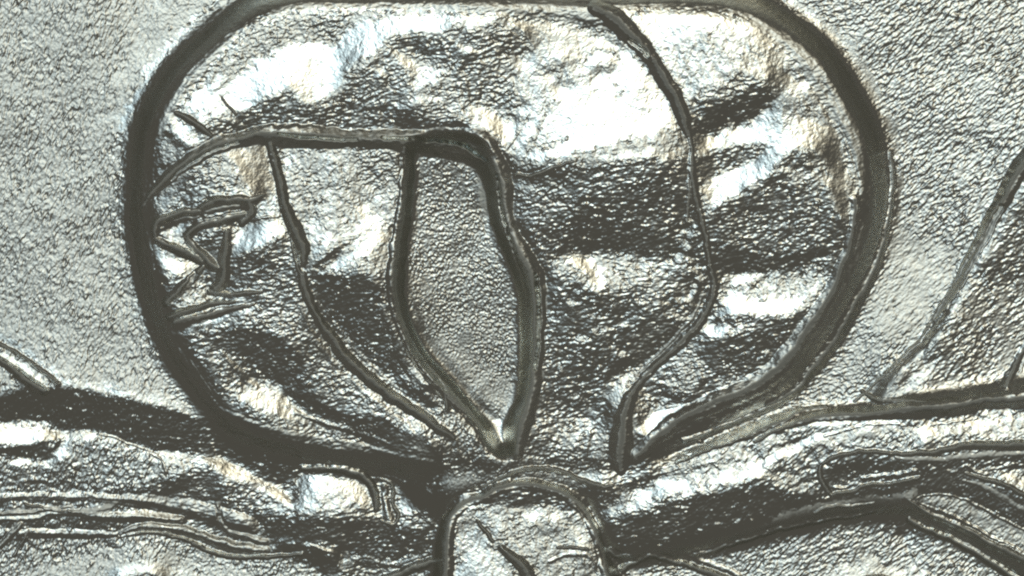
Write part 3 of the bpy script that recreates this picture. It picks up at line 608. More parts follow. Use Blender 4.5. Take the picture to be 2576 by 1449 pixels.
line(0.08, [(2700, 250, 54), (2576, 410, 50), (2530, 490, 44), (2490, 560, 38), (2450, 640, 34), (2410, 720, 30), (2370, 780, 24), (2338, 820, 12)], .46, 8)
line(0.40, [(2520, 520, 14), (2475, 600, 18), (2440, 665, 20), (2405, 725, 18), (2370, 778, 14), (2345, 810, 8)], -.1, 7, 3, satin=.8, sa=.1)
line(0.12, [(2340, 820, 8), (2300, 870, 8), (2250, 920, 8), (2200, 965, 8), (2150, 1010, 8)], soft=5)
line(0.55, [(2320, 860, 6), (2270, 910, 8), (2220, 960, 7), (2170, 1005, 7)], -.1, 5, 2, satin=.5, sa=.1)
patch(0.20, [(2210, 950), (2260, 930), (2275, 960), (2262, 1005), (2220, 1008), (2180, 1005)], 8, 4, satin=.3)
line(0.7, [(2228, 968, 6), (2245, 975, 10), (2250, 990, 8)], 0, 5, 4)
line(0.06, [(2170, 985, 14), (2195, 1000, 16), (2222, 1008, 10)])

# --- main creases, drawn last
# top band
line(0.05, [(560, 20, 60), (640, 8, 60), (760, -6, 70), (900, -4, 62), (1050, -2, 62), (1200, 0, 72), (1330, 12, 70), (1440, 30, 70), (1520, 48, 62)], .05, 10, 5)
line(0.30, [(1290, 6, 8), (1400, 10, 12), (1500, 14, 12), (1600, 4, 10)], 0, 7, 3, satin=.7)
line(0.05, [(1480, -10, 40), (1560, 10, 40), (1640, 4, 40), (1740, 2, 44), (1830, 12, 50), (1900, 30, 60), (1960, 62, 84), (2010, 98, 96), (2060, 150, 100), (2100, 215, 106), (2135, 270, 108), (2165, 330, 106), (2185, 400, 100), (2195, 470, 92)], .05, 9, 4)
line(0.26, [(1790, 0, 6), (1880, 10, 10), (1950, 25, 8)], 0, 6, 3, satin=.4)
line(0.33, [(2085, 165, 5), (2130, 240, 7), (2165, 320, 7), (2180, 380, 5)], -.1, 5, 2, satin=.6)
line(0.62, [(2108, 310, 5), (2130, 370, 8), (2150, 430, 8), (2160, 500, 7), (2150, 560, 6)], -.1, 6, 5)
# left band
line(0.04, [(590, 20, 84), (545, 75, 104), (480, 145, 112), (428, 215, 108), (388, 285, 98), (360, 350, 92), (352, 420, 84), (346, 500, 74), (348, 580, 66), (360, 660, 60), (378, 740, 62), (398, 805, 66), (424, 865, 74), (458, 925, 78), (500, 985, 84), (550, 1040, 84), (620, 1078, 66), (700, 1100, 56), (790, 1120, 50), (880, 1136, 56), (960, 1150, 76), (1050, 1165, 90)], .05, 9, 4)
patch(0.22, [(368, 300), (395, 300), (395, 420), (385, 480), (372, 400)], 10, 5, k=.7)
line(0.34, [(352, 440, 5), (352, 520, 7), (360, 620, 8), (376, 710, 7), (392, 770, 6)], -.12, 5, 2, satin=.6)
line(0.25, [(480, 905, 5), (510, 950, 6), (540, 1000, 5)], -.1, 5, 2, satin=.6)
patch(0.04, [(960, 1110), (1010, 1085), (1060, 1095), (1100, 1130), (1110, 1190), (1090, 1215), (1020, 1200), (950, 1160)], 18, 6)
# right lower band: two dark lines with a satin ridge between
line(0.05, [(2150, 500, 26), (2150, 560, 24), (2140, 610, 28), (2115, 680, 38), (2085, 750, 48), (2040, 820, 56), (1990, 890, 62), (1940, 945, 60), (1870, 985, 60), (1790, 1015, 56), (1720, 1050, 50), (1660, 1095, 46), (1600, 1150, 40)], .22, 9, 4)
line(0.36, [(2212, 440, 30), (2200, 520, 46), (2186, 590, 44), (2158, 660, 40), (2125, 730, 32), (2085, 800, 26), (2050, 850, 26), (2020, 900, 32), (1990, 940, 34), (1965, 975, 20)], -.06, 8, 4, satin=.75, sa=.2)
line(0.04, [(2243, 380, 14), (2246, 460, 16), (2238, 550, 16), (2222, 620, 24), (2190, 700, 34), (2150, 770, 34), (2110, 840, 34), (2070, 900, 34), (2030, 950, 30), (1990, 990, 26), (1930, 1020, 22)], .34, 8, 3)
# beam
line(0.06, [(362, 520, 14), (392, 478, 26), (430, 440, 36), (490, 398, 38), (545, 368, 40), (600, 352, 40), (660, 340, 50), (720, 340, 66), (800, 345, 58), (900, 350, 46), (1000, 352, 56), (1080, 358, 72), (1150, 362, 88), (1205, 378, 96), (1240, 420, 84), (1255, 480, 74), (1262, 540, 66), (1282, 600, 62), (1310, 650, 70), (1335, 700, 80), (1345, 760, 64), (1346, 830, 54), (1342, 900, 50), (1335, 980, 52), (1318, 1040, 58), (1302, 1100, 50), (1296, 1140, 40)], .38, 9, 4, sa=.15, satin=.3)
patch(0.06, [(1130, 345), (1150, 308), (1170, 310), (1200, 335), (1240, 350), (1280, 390), (1290, 430), (1250, 420)], 10, 5)
patch(0.06, [(650, 350), (680, 310), (730, 302), (780, 318), (800, 345)], 10, 5)
line(0.33, [(700, 345, 6), (800, 350, 8), (950, 352, 8), (1080, 362, 8)], 0, 6, 2, satin=.9)
line(0.38, [(1300, 640, 5), (1325, 720, 8), (1332, 800, 10), (1330, 880, 8), (1326, 950, 6)], -.1, 6, 2, satin=.8, sa=.1)
line(0.42, [(1345, 690, 4), (1356, 760, 6), (1354, 840, 6), (1346, 920, 5)], -.1, 5, 2, satin=.8, sa=.1)
patch(0.10, [(1300, 560), (1330, 590), (1370, 640), (1378, 690), (1365, 720), (1340, 690), (1310, 620)], 10, 5)
line(0.5, [(1330, 600, 5), (1362, 632, 6), (1385, 660, 5)], 0, 5, 4)
patch(0.12, [(1195, 380), (1230, 400), (1250, 520), (1215, 540), (1200, 460)], 18, 5, satin=.6)
# upright creases
line(0.07, [(680, 350, 20), (692, 400, 26), (704, 450, 28), (714, 500, 30), (730, 550, 36), (750, 590, 40), (763, 625, 34), (766, 655, 22)], soft=7)
line(0.10, [(733, 580, 6), (738, 620, 8), (748, 660, 10), (758, 690, 16), (764, 720, 22)], soft=5)
patch(0.85, [(738, 605), (752, 620), (756, 650), (746, 650)], 7, 4)
line(0.07, [(764, 690, 22), (772, 735, 24), (795, 790, 28), (825, 838, 32), (862, 888, 34), (908, 935, 34), (958, 978, 36), (1010, 1012, 36), (1060, 1042, 30), (1105, 1075, 26), (1135, 1100, 14)], soft=7)
line(0.07, [(1022, 370, 34), (1022, 440, 36), (1016, 520, 38), (1006, 600, 44), (994, 670, 48), (996, 740, 48), (1012, 815, 44), (1042, 878, 42), (1078, 930, 46), (1118, 975, 52), (1155, 1010, 46), (1190, 1050, 26), (1215, 1085, 12)], soft=8)
line(0.40, [(1022, 840, 6), (1045, 880, 12), (1075, 925, 12), (1105, 960, 10), (1125, 985, 6)], -.1, 6, 2, satin=.8, sa=.1)
line(0.10, [(1118, 985, 16), (1124, 1010, 14), (1128, 1030, 10)], soft=6)
line(0.08, [(1130, 1000, 24), (1170, 1030, 26), (1200, 1065, 14)], soft=6)
# divider on the right
line(0.06, [(1500, 20, 50), (1545, 48, 56), (1585, 85, 52), (1625, 130, 46), (1655, 175, 42), (1685, 225, 42), (1708, 270, 42), (1724, 310, 36), (1732, 340, 20)], .3, 8, 4)
line(0.5, [(1580, 102, 6), (1605, 118, 10), (1632, 145, 8)], 0, 6, 4)
line(0.10, [(1734, 330, 16), (1738, 380, 14), (1740, 420, 18), (1746, 470, 22), (1760, 540, 18), (1774, 600, 18), (1786, 660, 18), (1796, 710, 22), (1786, 760, 26), (1762, 808, 28), (1725, 850, 30), (1685, 890, 28), (1640, 930, 26), (1605, 970, 26), (1580, 1010, 34), (1568, 1060, 50), (1562, 1110, 66), (1560, 1150, 60), (1562, 1180, 34)], .26, 7)
line(0.12, [(1736, 450, 12), (1732, 500, 16), (1728, 560, 12)], .2, 6)
line(0.34, [(1768, 745, 5), (1748, 790, 8), (1712, 835, 9), (1670, 880, 9), (1630, 915, 8), (1600, 950, 6)], -.1, 5, 2, satin=.7)
line(0.48, [(1740, 770, 5), (1705, 815, 8), (1660, 860, 8)], 0, 6, 4)
patch(0.03, [(1535, 1060), (1560, 1030), (1600, 1040), (1615, 1085), (1625, 1120), (1600, 1165), (1570, 1185), (1540, 1170), (1532, 1110)], 14, 5)

# --- glints and rolled edges lying over the creases
patch(0.99, [(1613, 1090), (1618, 1065), (1650, 1038), (1700, 1020), (1765, 1012), (1768, 1024), (1722, 1042), (1674, 1064), (1642, 1088), (1625, 1096)], 6, 2)
line(0.80, [(745, 1040, 14), (800, 1060, 15), (870, 1080, 18), (930, 1100, 14), (985, 1116, 8)], -.05, 7, 4)
line(0.72, [(655, 1108, 5), (700, 1128, 8), (740, 1142, 9), (789, 1155, 10), (850, 1162, 10), (920, 1182, 13), (975, 1202, 14), (1025, 1216, 16)], -.06, 6, 4)
line(0.98, [(604, 1096, 12), (618, 1106, 16), (628, 1112, 8)], -.1, 6, 3)
line(0.85, [(780, 1372, 7), (810, 1386, 12), (845, 1398, 8)], -.1, 6, 3)
line(0.55, [(300, 1346, 8), (335, 1331, 16), (380, 1328, 20), (440, 1332, 22), (490, 1347, 24), (540, 1362, 28), (600, 1380, 30), (660, 1386, 18)], -.10, 8, 4, satin=.7, sa=.1)
line(0.85, [(308, 1343, 4), (335, 1333, 6), (352, 1326, 5)], -.1, 4, 1)
line(0.45, [(548, 1275, 10), (554, 1312, 12), (578, 1338, 15), (622, 1356, 18), (668, 1366, 12)], -.08, 8, 3, satin=.7, sa=.1)
line(0.50, [(-30, 1388, 14), (5, 1366, 18), (30, 1345, 18), (50, 1324, 12)], -.1, 7, 3, satin=.7, sa=.1)
line(0.42, [(-60, 1293, 8), (60, 1290, 11), (110, 1282, 8), (170, 1275, 5)], -.08, 7, 3, satin=.7)
line(0.60, [(135, 1090, 4), (200, 1093, 5)], 0, 5, 3)
line(0.62, [(352, 470, 5), (354, 540, 6), (364, 630, 7), (380, 710, 6), (394, 760, 5)], -.1, 5, 3, satin=.4)
line(0.45, [(330, 480, 4), (328, 560, 5), (340, 640, 5), (354, 710, 4)], -.1, 5, 2, satin=.4)
line(0.55, [(452, 905, 4), (490, 955, 6), (528, 1010, 5)], -.08, 5, 3, satin=.6)
line(0.50, [(960, 345, 4), (1040, 350, 6), (1120, 356, 6), (1180, 372, 7), (1225, 402, 7)], -.05, 6, 3, satin=.8)
line(0.50, [(700, 337, 4), (800, 348, 5), (900, 352, 4)], -.05, 6, 3, satin=.8)
line(0.60, [(430, 452, 4), (480, 412, 6), (540, 378, 5), (600, 358, 4)], -.08, 6, 3, satin=.5)
line(0.55, [(1248, 440, 4), (1258, 520, 6), (1285, 610, 7), (1312, 690, 7), (1328, 770, 9), (1326, 860, 9), (1322, 950, 7)], -.08, 6, 3, satin=.7, sa=.2)
line(0.62, [(1352, 700, 4), (1358, 770, 6), (1354, 850, 6), (1346, 930, 5)], -.08, 5, 2, satin=.5)

# ------------------------------------------------------------------ grain and waviness
bell = np.interp(T, [.15, .3, .55, .8, .97, 1.0], [0, .05, .11, .18, .09, .05]).astype(np.float32)
inner = np.clip(blur((level(1, 2, LOOP) + level(1, 2, LWING) + level(1, 2, RWING) + level(1, 2, KNOT)).clip(0, 1), 4) - level(1, 2, DEEP), 0.25, 1)
FINEMOT = fractal(15, 4, 40, .5)
T = LA * (.85 * T + .15 * blur(T, 5)) + (1 - LA) * (.6 * T + .25 * blur(T, 6) + .15 * blur(T, 16))
T = T + .05 * inner * np.clip((T - .5) / .2, 0, 1)
T = T + bell * inner * (MOT + .5 * FINEMOT)
T = np.clip(T, 0, 1)
H += GR
xs = [0.0, 0.05, 0.10, 0.25, 0.40, 0.50, 0.60, 0.70, 0.80, 0.90, 1.00]
S2 = np.interp(T, xs, [.050, .050, .040, .032, .046, .082, .062, .042, .028, .020, .015])
FR = np.interp(T, xs, [.75, .70, .50, .50, .46, .28, .62, .80, .85, .85, .9])
S2 = S2 * (1 - CRST) + .80 * CRST
FR = FR * (1 - CRST) + .99 * CRST
SIG = np.sqrt(S2 * (1 - FR) / 2).astype(np.float32)
RGH = np.sqrt(np.sqrt(np.minimum(S2 * FR, .8))).astype(np.float32)
# broad tilts shaped for tone: bright-traced faces lean to the lamps, dark ones away
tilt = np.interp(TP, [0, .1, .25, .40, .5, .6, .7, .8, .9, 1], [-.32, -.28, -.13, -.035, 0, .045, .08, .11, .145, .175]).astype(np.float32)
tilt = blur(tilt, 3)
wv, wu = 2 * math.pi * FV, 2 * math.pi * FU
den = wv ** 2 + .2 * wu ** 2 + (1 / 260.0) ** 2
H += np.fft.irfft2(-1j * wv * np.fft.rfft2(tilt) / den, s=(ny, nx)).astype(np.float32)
SIG = SIG * (1 - .6 * SM)
RGH = RGH * (1 - SM) + np.interp(T, xs, [.80, .78, .74, .64, .54, .48, .42, .38, .34, .3, .3]).astype(np.float32) * SM
gA = grain(21, 12, 5.2, 68)        # left field: upright flecks
gB = grain(22, 14, 5.5, 38)        # right field: slanting flecks
gC = grain(23, 12, 5.5, 12)       # ribbons: level flecks
gD = grain(24, 5, 5, 0)          # even fine frosting
def side(x, a, b):
    return sstep((x - a) / (b - a))
wB = side(UU, 2050, 2250)
wA = 1 - side(UU, 330, 520)
wA = np.maximum(wA, 0.6 * side(VV, 1330, 1400) * (1 - side(UU, 800, 900)))
wlow = side(VV, 1000, 1100) * side(UU, 1700, 1800) * .8
wB = np.maximum(wB, wlow)
wD = np.clip(1 - np.abs(UU - 1150) / 170, 0, 1) * side(VV, 380, 420) * (1 - side(VV, 1100, 1150))
wD = np.minimum(1, wD * 3) * (1 - wA) * (1 - wB)
wC = np.clip(1 - wA - wB - wD, 0, 1)
gE = grain(25, 16, 8, 8)         # coarser speckle of the dull faces
heavy = np.interp(T, [0, .1, .3, .5], [.4, .8, .9, 0]).astype(np.float32) * (1 - .85 * LA)
wE = np.interp(T, [.05, .2, .4, .5], [.3, .5, .3, 0]).astype(np.float32)
gF = grain(26, 5.5, 4.5, 70)
wF = np.interp(T, [.5, .7], [0, .75]).astype(np.float32) * (1 - np.maximum(wA, wB) * .7)
G = (gA * wA + gB * wB + gC * wC + gD * (wD + .45 * wC + .35 * wA + .3 * wB)) / 1.05
clump = np.clip(1 + .18 * fractal(31, 30, 200, .8), .3, 1.8)
G = (G * (1 - .6 * wE) + gE * wE) * (1 - wF) + gF * wF * 1.1
burst = np.exp(.6 * fractal(61, 9, 70, .6) - .1)
clump = clump * (1 + heavy * (np.clip(burst, .2, 4.5) - 1))
H += SIG * clump * G
# soft dents and creases of the modelled faces (the field stays flat)
dent = fractal(71, 16, 95, .9, .8, 1.0)
gv, gu = np.gradient(dent, STEP)
dent = dent / math.sqrt((gv ** 2 + gu ** 2).mean() / 2)
H += dent * inner * np.interp(inner, [.25, .9], [.0, 1]) * np.interp(T, [.1, .3, .6, 1], [.02, .035, .05, .02]).astype(np.float32)
# slow unevenness of the struck metal
wave = fractal(41, 60, 500, 1.6)
gv, gu = np.gradient(wave, STEP)
H += 0.014 * wave / math.sqrt((gv ** 2 + gu ** 2).mean() / 2)
# beyond the framed area the relief dies away into the field
edge = np.minimum(np.minimum(UU - U0, U1 - UU), np.minimum(VV - V0, V1 - VV))
fade = sstep((edge - 3) / 62)
HB = float(H[int((450 - V0) / STEP), int((60 - U0) / STEP)])
H = HB + (H - HB) * fade
RGH = np.clip(RGH, .2, .97)

# ------------------------------------------------------------------ parts: which face belongs to what
NAMES = ['field']
PARENT = {}
LAB = np.zeros((ny, nx), np.int16)
def lab_id(name, parent=None, label=None):
    NAMES.append(name)
    PARENT[len(NAMES) - 1] = (parent, label)
    return len(NAMES) - 1
def lab_poly(i, pts, smooth=True):
    wdw, sd = poly_sd(pts, 4, smooth)
    if wdw is not None:
        LAB[wdw] = np.where(sd > 0, i, LAB[wdw])
def lab_line(i, pts):
    wdw, sd, hw, cr = stroke_sd(pts, 2)
    if wdw is not None:
        LAB[wdw] = np.where(sd > 0, i, LAB[wdw])

OUT = [(540, -140), (607, 0), (530, 55), (470, 100), (425, 150), (385, 210), (350, 270), (330, 320), (315, 370), (310, 450), (312, 530), (320, 600), (335, 670), (355, 760), (375, 830), (400, 890), (440, 950), (480, 1010), (530, 1060), (620, 1115), (760, 1155), (900, 1190), (1060, 1215), (1230, 1175), (1380, 1170), (1500, 1200), (1560, 1195), (1700, 1110), (1850, 1060), (1996, 995), (2049, 930), (2096, 875), (2138, 815), (2170, 740), (2206, 650), (2228, 600), (2240, 520), (2246, 450), (2242, 385), (2231, 325), (2213, 270), (2185, 230), (2156, 178), (2121, 122), (2049, 53), (1978, 0), (1900, -140)]
LW = lab_id('ribbon_band', None, 'wide ribbon band leaving the knot to the left')
lab_poly(LW, [(-200, 985), (40, 985), (75, 955), (150, 968), (300, 996), (400, 1022), (540, 1058), (700, 1110), (1000, 1180), (1110, 1240), (1090, 1400), (900, 1445), (830, 1420), (700, 1398), (480, 1385), (340, 1352), (100, 1352), (-200, 1360)])
RW = lab_id('ribbon_band', None, 'wide ribbon band leaving the knot to the right')
lab_poly(RW, [(1480, 1215), (1600, 1170), (1750, 1110), (1950, 1035), (2150, 1012), (2400, 995), (2760, 960), (2760, 1480), (2600, 1400), (2400, 1335), (2280, 1300), (2100, 1312), (1900, 1360), (1740, 1405), (1560, 1410)])
LP = lab_id('bow_loop', None, 'broad dark outer wall of the round loop')
lab_poly(LP, OUT)
up = lab_id('upper_panel', LP, 'bright domed panel mottled with grey')
lab_poly(up, [(395, 430), (400, 300), (455, 225), (506, 175), (607, 111), (708, 60), (800, 32), (1100, 30), (1330, 46), (1480, 66), (1598, 130), (1660, 220), (1715, 310), (1738, 400), (1600, 400), (1440, 420), (1300, 440), (1240, 360), (1160, 312), (900, 322), (700, 305), (560, 345), (450, 410)])
rc = lab_id('side_panel', LP, 'bright panel along the right of the loop')
lab_poly(rc, [(1570, 55), (1640, 24), (1850, 38), (1953, 78), (1978, 118), (2031, 153), (2078, 242), (2099, 303), (2131, 410), (2142, 520), (2130, 600), (2100, 680), (2074, 745), (2013, 820), (1950, 900), (1860, 960), (1720, 1020), (1640, 1090), (1620, 1120), (1580, 1040), (1620, 960), (1700, 890), (1780, 790), (1800, 710), (1780, 610), (1750, 500), (1745, 330), (1700, 220), (1640, 130)])
cr_ = lab_id('inner_panel', LP, 'grey scratched panel with one white spot')
lab_poly(cr_, [(1290, 440), (1440, 415), (1600, 395), (1735, 400), (1750, 500), (1775, 610), (1790, 700), (1770, 780), (1690, 870), (1600, 950), (1550, 1040), (1530, 1160), (1400, 1165), (1310, 1150), (1350, 1000), (1365, 800), (1372, 700), (1300, 580)])
mp = lab_id('fold_panel', LP, 'mottled panel between the two upright creases')
lab_poly(mp, [(700, 365), (1010, 362), (1000, 520), (985, 620), (970, 720), (990, 820), (1060, 930), (1120, 1000), (1040, 1010), (940, 950), (840, 840), (780, 730), (770, 600), (735, 530)])
lp = lab_id('fold_panel', LP, 'panel at the left carrying the zigzag mark')
lab_poly(lp, [(670, 345), (690, 450), (715, 560), (740, 680), (770, 780), (850, 900), (960, 1010), (1090, 1080), (1040, 1100), (900, 1110), (760, 1090), (600, 1060), (520, 980), (450, 880), (400, 760), (370, 640), (365, 540), (430, 455), (540, 385)])
dp = lab_id('sunken_panel', LP, 'grey frosted sunken panel at the middle of the loop')
lab_poly(dp, [(1040, 385), (1195, 392), (1230, 460), (1240, 560), (1270, 650), (1308, 760), (1315, 880), (1310, 1000), (1282, 1060), (1275, 1150), (1240, 1150), (1200, 1050), (1120, 930), (1050, 840), (1020, 760), (1030, 640)])
bm = lab_id('cross_beam', LP, 'dark brown raised beam bending down to the knot')
lab_line(bm, [(365, 515, 12), (430, 440, 36), (490, 398, 38), (545, 368, 40), (600, 352, 42), (720, 340, 62), (800, 345, 56), (900, 350, 46), (1000, 352, 56), (1080, 358, 70), (1150, 362, 86), (1205, 378, 92), (1240, 420, 82), (1255, 480, 72), (1262, 540, 64), (1282, 600, 62), (1310, 650, 68), (1335, 700, 76), (1345, 760, 62), (1346, 830, 54), (1342, 900, 50), (1335, 980, 52), (1318, 1040, 56), (1302, 1100, 48), (1296, 1140, 40)])
for nm, lb, pts in (('crease', 'narrow dark crease left of the middle panel', [(680, 350, 22), (704, 450, 30), (730, 550, 36), (757, 600, 40), (766, 655, 26), (772, 735, 26), (795, 790, 28), (825, 838, 32), (862, 888, 34), (908, 935, 34), (958, 978, 36), (1010, 1012, 36), (1060, 1042, 30), (1105, 1075, 26), (1135, 1100, 14)]),
                    ('crease', 'thick dark crease left of the sunken panel', [(1022, 370, 36), (1022, 440, 38), (1016, 520, 40), (1006, 600, 44), (994, 670, 48), (996, 740, 48), (1012, 815, 46), (1042, 878, 44), (1078, 930, 46), (1118, 975, 52), (1155, 1010, 46), (1190, 1050, 26), (1215, 1085, 12)]),
                    ('crease', 'long curved crease dividing off the right side', [(1500, 20, 50), (1545, 48, 56), (1585, 85, 52), (1625, 130, 46), (1655, 175, 42), (1685, 225, 42), (1724, 310, 36), (1738, 380, 18), (1746, 470, 24), (1774, 600, 24), (1786, 660, 24), (1796, 710, 26), (1786, 760, 28), (1762, 808, 30), (1725, 850, 32), (1685, 890, 30), (1640, 930, 28), (1605, 970, 28), (1580, 1010, 36), (1568, 1060, 52), (1562, 1110, 68), (1560, 1170, 56)])):
    i = lab_id(nm, LP, lb); lab_line(i, pts)
mk = lab_id('letter_mark', LP, 'small dark mark shaped like a letter M on its side')
for pts in ([(396, 590, 18), (398, 562, 22), (415, 545, 26), (445, 533, 28), (500, 530, 28), (545, 515, 34), (590, 506, 34), (640, 508, 20)], [(500, 552, 26), (560, 540, 34), (626, 530, 36)], [(628, 508, 24), (626, 535, 34), (612, 560, 26)], [(472, 592, 26), (500, 574, 28), (560, 558, 28), (610, 548, 28)], [(390, 595, 18), (445, 628, 28), (480, 642, 28), (530, 665, 24)], [(470, 602, 26), (490, 625, 30), (520, 650, 36), (545, 665, 44), (555, 700, 48), (540, 735, 34)], [(510, 672, 16), (480, 700, 26), (445, 735, 30), (415, 765, 34)], [(530, 737, 20), (600, 738, 16), (658, 732, 8)]):
    lab_line(mk, pts)
kn = lab_id('knot', None, 'rounded knot with a dark rim at the bottom')
lab_poly(kn, [(1092, 1620), (1095, 1400), (1098, 1300), (1130, 1262), (1200, 1225), (1290, 1198), (1370, 1200), (1440, 1225), (1485, 1265), (1520, 1340), (1548, 1420), (1552, 1620)])
ks = lab_id('bright_facet', kn, 'blown-out white facet of the knot')
lab_poly(ks, [(1152, 1348), (1175, 1332), (1212, 1330), (1230, 1355), (1252, 1395), (1262, 1430), (1265, 1600), (1145, 1600), (1150, 1440), (1148, 1390)])
rd = lab_id('stem', None, 'slim brown stem slanting up at the right edge')
lab_line(rd, [(2720, 225, 56), (2576, 410, 52), (2530, 490, 46), (2490, 560, 40), (2450, 640, 36), (2410, 720, 32), (2370, 780, 26), (2320, 845, 14), (2250, 920, 12), (2170, 1000, 12)])
bk = lab_id('back_panel', None, 'grey frosted panel right of the slim stem')
lab_poly(bk, [(2720, 300), (2600, 420), (2545, 520), (2470, 660), (2385, 800), (2290, 915), (2240, 990), (2420, 990), (2720, 960)], False)
w0 = LAB == bk
lab_line(rd, [(2720, 225, 56), (2576, 410, 52), (2530, 490, 46), (2490, 560, 40), (2450, 640, 36), (2410, 720, 32), (2370, 780, 26), (2320, 845, 14), (2250, 920, 12), (2170, 1000, 12)])
pg = lab_id('short_tab', LW, 'tiny white tab standing upright')
lab_line(pg, [(968, 1224, 22), (968, 1260, 24), (972, 1290, 30), (980, 1312, 32)])
wf = lab_id('bright_facet', LW, 'white mottled facet left of the short tab')
lab_poly(wf, [(752, 1205), (775, 1196), (830, 1196), (880, 1205), (912, 1222), (930, 1250), (932, 1275), (905, 1285), (830, 1290), (765, 1295), (748, 1275)])
uh = lab_id('hem', LW, 'dark sloping upper hem')
lab_poly(uh, [(-200, 1000), (40, 985), (75, 958), (150, 972), (300, 1000), (400, 1025), (540, 1060), (640, 1105), (760, 1135), (760, 1255), (700, 1225), (640, 1195), (560, 1152), (400, 1136), (340, 1120), (240, 1088), (140, 1082), (90, 1056), (-200, 1075)])
rl = lab_id('rolled_edge', LW, 'thin brown rolled lower edge')
lab_line(rl, [(300, 1346, 8), (335, 1330, 20), (380, 1326, 26), (440, 1330, 28), (490, 1345, 30), (540, 1362, 34), (600, 1380, 36), (670, 1385, 22)])
cs = lab_id('crest', RW, 'white shining crest')
lab_line(cs, [(1925, 1172, 18), (1965, 1145, 36), (2010, 1125, 28), (2075, 1097, 18), (2150, 1078, 12)])
pl = lab_id('loop_end', RW, 'hairpin shaped end with bright edges')
lab_poly(pl, [(2298, 1262), (2315, 1244), (2360, 1240), (2420, 1250), (2480, 1280), (2560, 1320), (2720, 1400), (2720, 1470), (2560, 1395), (2450, 1338), (2380, 1305), (2320, 1285)])
be = lab_id('rolled_edge', RW, 'flat brown lower edge')
lab_poly(be, [(1900, 1325), (1960, 1295), (2040, 1270), (2110, 1255), (2200, 1250), (2285, 1240), (2290, 1262), (2210, 1282), (2120, 1300), (2040, 1312), (1950, 1335), (1850, 1360), (1830, 1352)])
sp = lab_id('slot', RW, 'small light pill shaped slot')
lab_line(sp, [(2170, 1205, 14), (2210, 1200, 18), (2260, 1196, 20), (2305, 1184, 18)])

# ------------------------------------------------------------------ material: struck silver alloy
mat = bpy.data.materials.new('struck_silver')
mat.use_nodes = True
nt = mat.node_tree
nt.nodes.remove(nt.nodes['Principled BSDF'])
b = nt.nodes.new('ShaderNodeBsdfAnisotropic'); b.distribution = 'BECKMANN'
nt.links.new(b.outputs[0], nt.nodes['Material Output'].inputs['Surface'])
at = nt.nodes.new('ShaderNodeAttribute'); at.attribute_name = 'finish'
nt.links.new(at.outputs['Fac'], b.inputs['Roughness'])
tc = nt.nodes.new('ShaderNodeTexCoord')
n1 = nt.nodes.new('ShaderNodeTexNoise'); n1.inputs['Scale'].default_value = 1.3; n1.inputs['Detail'].default_value = 5
nt.links.new(tc.outputs['Object'], n1.inputs['Vector'])
cr1 = nt.nodes.new('ShaderNodeValToRGB')
cr1.color_ramp.elements[0].position = .3; cr1.color_ramp.elements[0].color = (.80, .815, .77, 1)
cr1.color_ramp.elements[1].position = .7; cr1.color_ramp.elements[1].color = (.84, .855, .81, 1)
nt.links.new(n1.outputs['Fac'], cr1.inputs['Fac'])
nt.links.new(cr1.outputs['Color'], b.inputs['Color'])
n2 = nt.nodes.new('ShaderNodeTexNoise'); n2.inputs['Scale'].default_value = 45; n2.inputs['Detail'].default_value = 2
nt.links.new(tc.outputs['Object'], n2.inputs['Vector'])
bp = nt.nodes.new('ShaderNodeBump'); bp.inputs['Strength'].default_value = 0.35; bp.inputs['Distance'].default_value = 0.004
nt.links.new(n2.outputs['Fac'], bp.inputs['Height'])
nt.links.new(bp.outputs['Normal'], b.inputs['Normal'])

# ------------------------------------------------------------------ meshes
X = (UU - CU) * K
Y = (CV - VV) * K
Z = H * K
gv, gu = np.gradient(H, STEP)
NRM = np.stack([-gu, gv, np.ones_like(gu)], -1)
NRM /= np.linalg.norm(NRM, axis=-1, keepdims=True)
VERT = np.stack([X, Y, Z], -1).reshape(-1, 3).astype(np.float32)
NRM = NRM.reshape(-1, 3).astype(np.float32)
FIN = RGH.reshape(-1).astype(np.float32)
idx = np.arange(ny * nx, dtype=np.int32).reshape(ny, nx)
QUAD = np.stack([idx[:-1, :-1], idx[1:, :-1], idx[1:, 1:], idx[:-1, 1:]], -1)
FL = LAB[:-1, :-1]

coin = bpy.data.objects.new('coin', None)
sc.collection.objects.link(coin)
coin['label'] = 'silver coin filling the view, its frosted field raised into a knotted ribbon bow'
coin['category'] = 'coin'

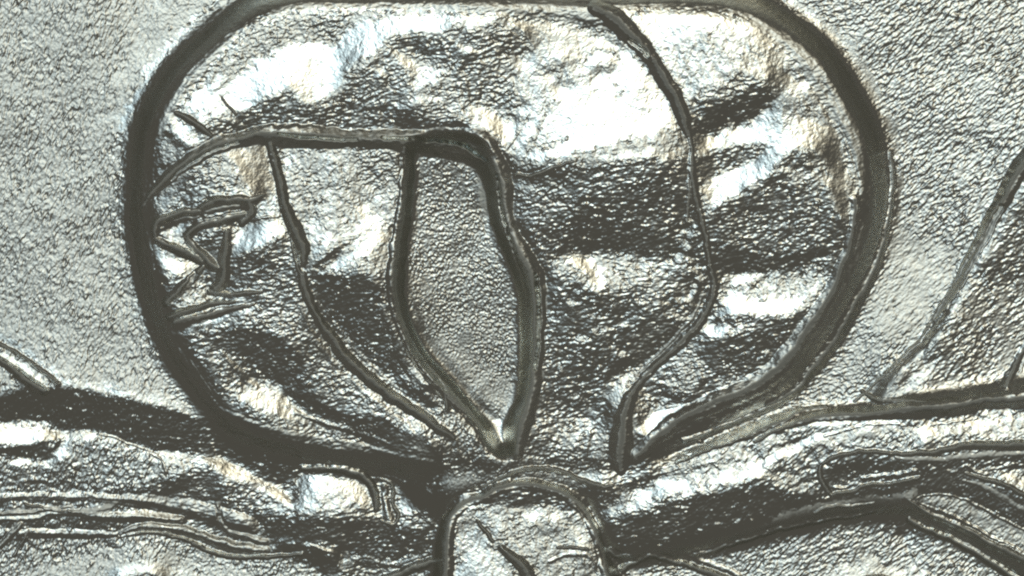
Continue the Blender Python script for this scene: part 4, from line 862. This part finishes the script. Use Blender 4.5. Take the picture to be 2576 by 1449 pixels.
def mesh_of(name, q, parent):
    vid, inv = np.unique(q.reshape(-1), return_inverse=True)
    nq = len(q)
    me = bpy.data.meshes.new(name)
    me.vertices.add(len(vid)); me.vertices.foreach_set('co', VERT[vid].ravel())
    me.loops.add(nq * 4); me.loops.foreach_set('vertex_index', inv.astype(np.int32).ravel())
    me.polygons.add(nq); me.polygons.foreach_set('loop_start', np.arange(0, nq * 4, 4, dtype=np.int32))
    me.update(calc_edges=True)
    me.polygons.foreach_set('use_smooth', np.ones(nq, bool))
    a = me.attributes.new('finish', 'FLOAT', 'POINT'); a.data.foreach_set('value', FIN[vid])
    me.normals_split_custom_set_from_vertices(NRM[vid])
    me.materials.append(mat)
    o = bpy.data.objects.new(name, me)
    sc.collection.objects.link(o)
    o.parent = parent
    return o

OBJ = {}
for i, nm in enumerate(NAMES):
    q = QUAD[FL == i]
    if len(q) == 0:
        continue
    par, lb = PARENT.get(i, (None, None))
    o = mesh_of(nm, q.reshape(-1, 4), OBJ[par] if par is not None else coin)
    if lb:
        o['label'] = lb
    OBJ[i] = o

# the rest of the coin round the framed relief: plain field out to a raised rim, and the edge
def coin_body():
    me = bpy.data.meshes.new('rim')
    import bmesh
    bm_ = bmesh.new()
    R = 30.0
    x0, x1, y0, y1 = X.min(), X.max(), Y.min(), Y.max()
    n = 192
    prof = [(0.0, None), (R, HB * K - .006), (R + .35, HB * K + .4), (R + 1.6, HB * K + .42), (R + 1.9, HB * K + .1), (R + 1.9, -3.2)]
    rings = []
    # first ring follows the rectangle of the relief
    ring = []
    for k in range(n):
        a = 2 * math.pi * k / n
        c, s = math.cos(a), math.sin(a)
        t = min((x1 - .02) / abs(c) if abs(c) > 1e-6 else 1e9, (y1 - .02) / abs(s) if abs(s) > 1e-6 else 1e9)
        ring.append(bm_.verts.new((c * t, s * t, HB * K - 0.006)))
    rings.append(ring)
    for r, z in prof[1:]:
        rings.append([bm_.verts.new((r * math.cos(2 * math.pi * k / n), r * math.sin(2 * math.pi * k / n), z)) for k in range(n)])
    for a, c in zip(rings, rings[1:]):
        for k in range(n):
            bm_.faces.new((a[k], c[k], c[(k + 1) % n], a[(k + 1) % n]))
    bm_.faces.new(list(reversed(rings[-1])))
    bm_.normal_update()
    bm_.to_mesh(me); bm_.free()
    a = me.attributes.new('finish', 'FLOAT', 'POINT')
    a.data.foreach_set('value', np.full(len(me.vertices), .62, np.float32))
    me.materials.append(mat)
    o = bpy.data.objects.new('rim', me)
    sc.collection.objects.link(o)
    o.parent = coin
coin_body()
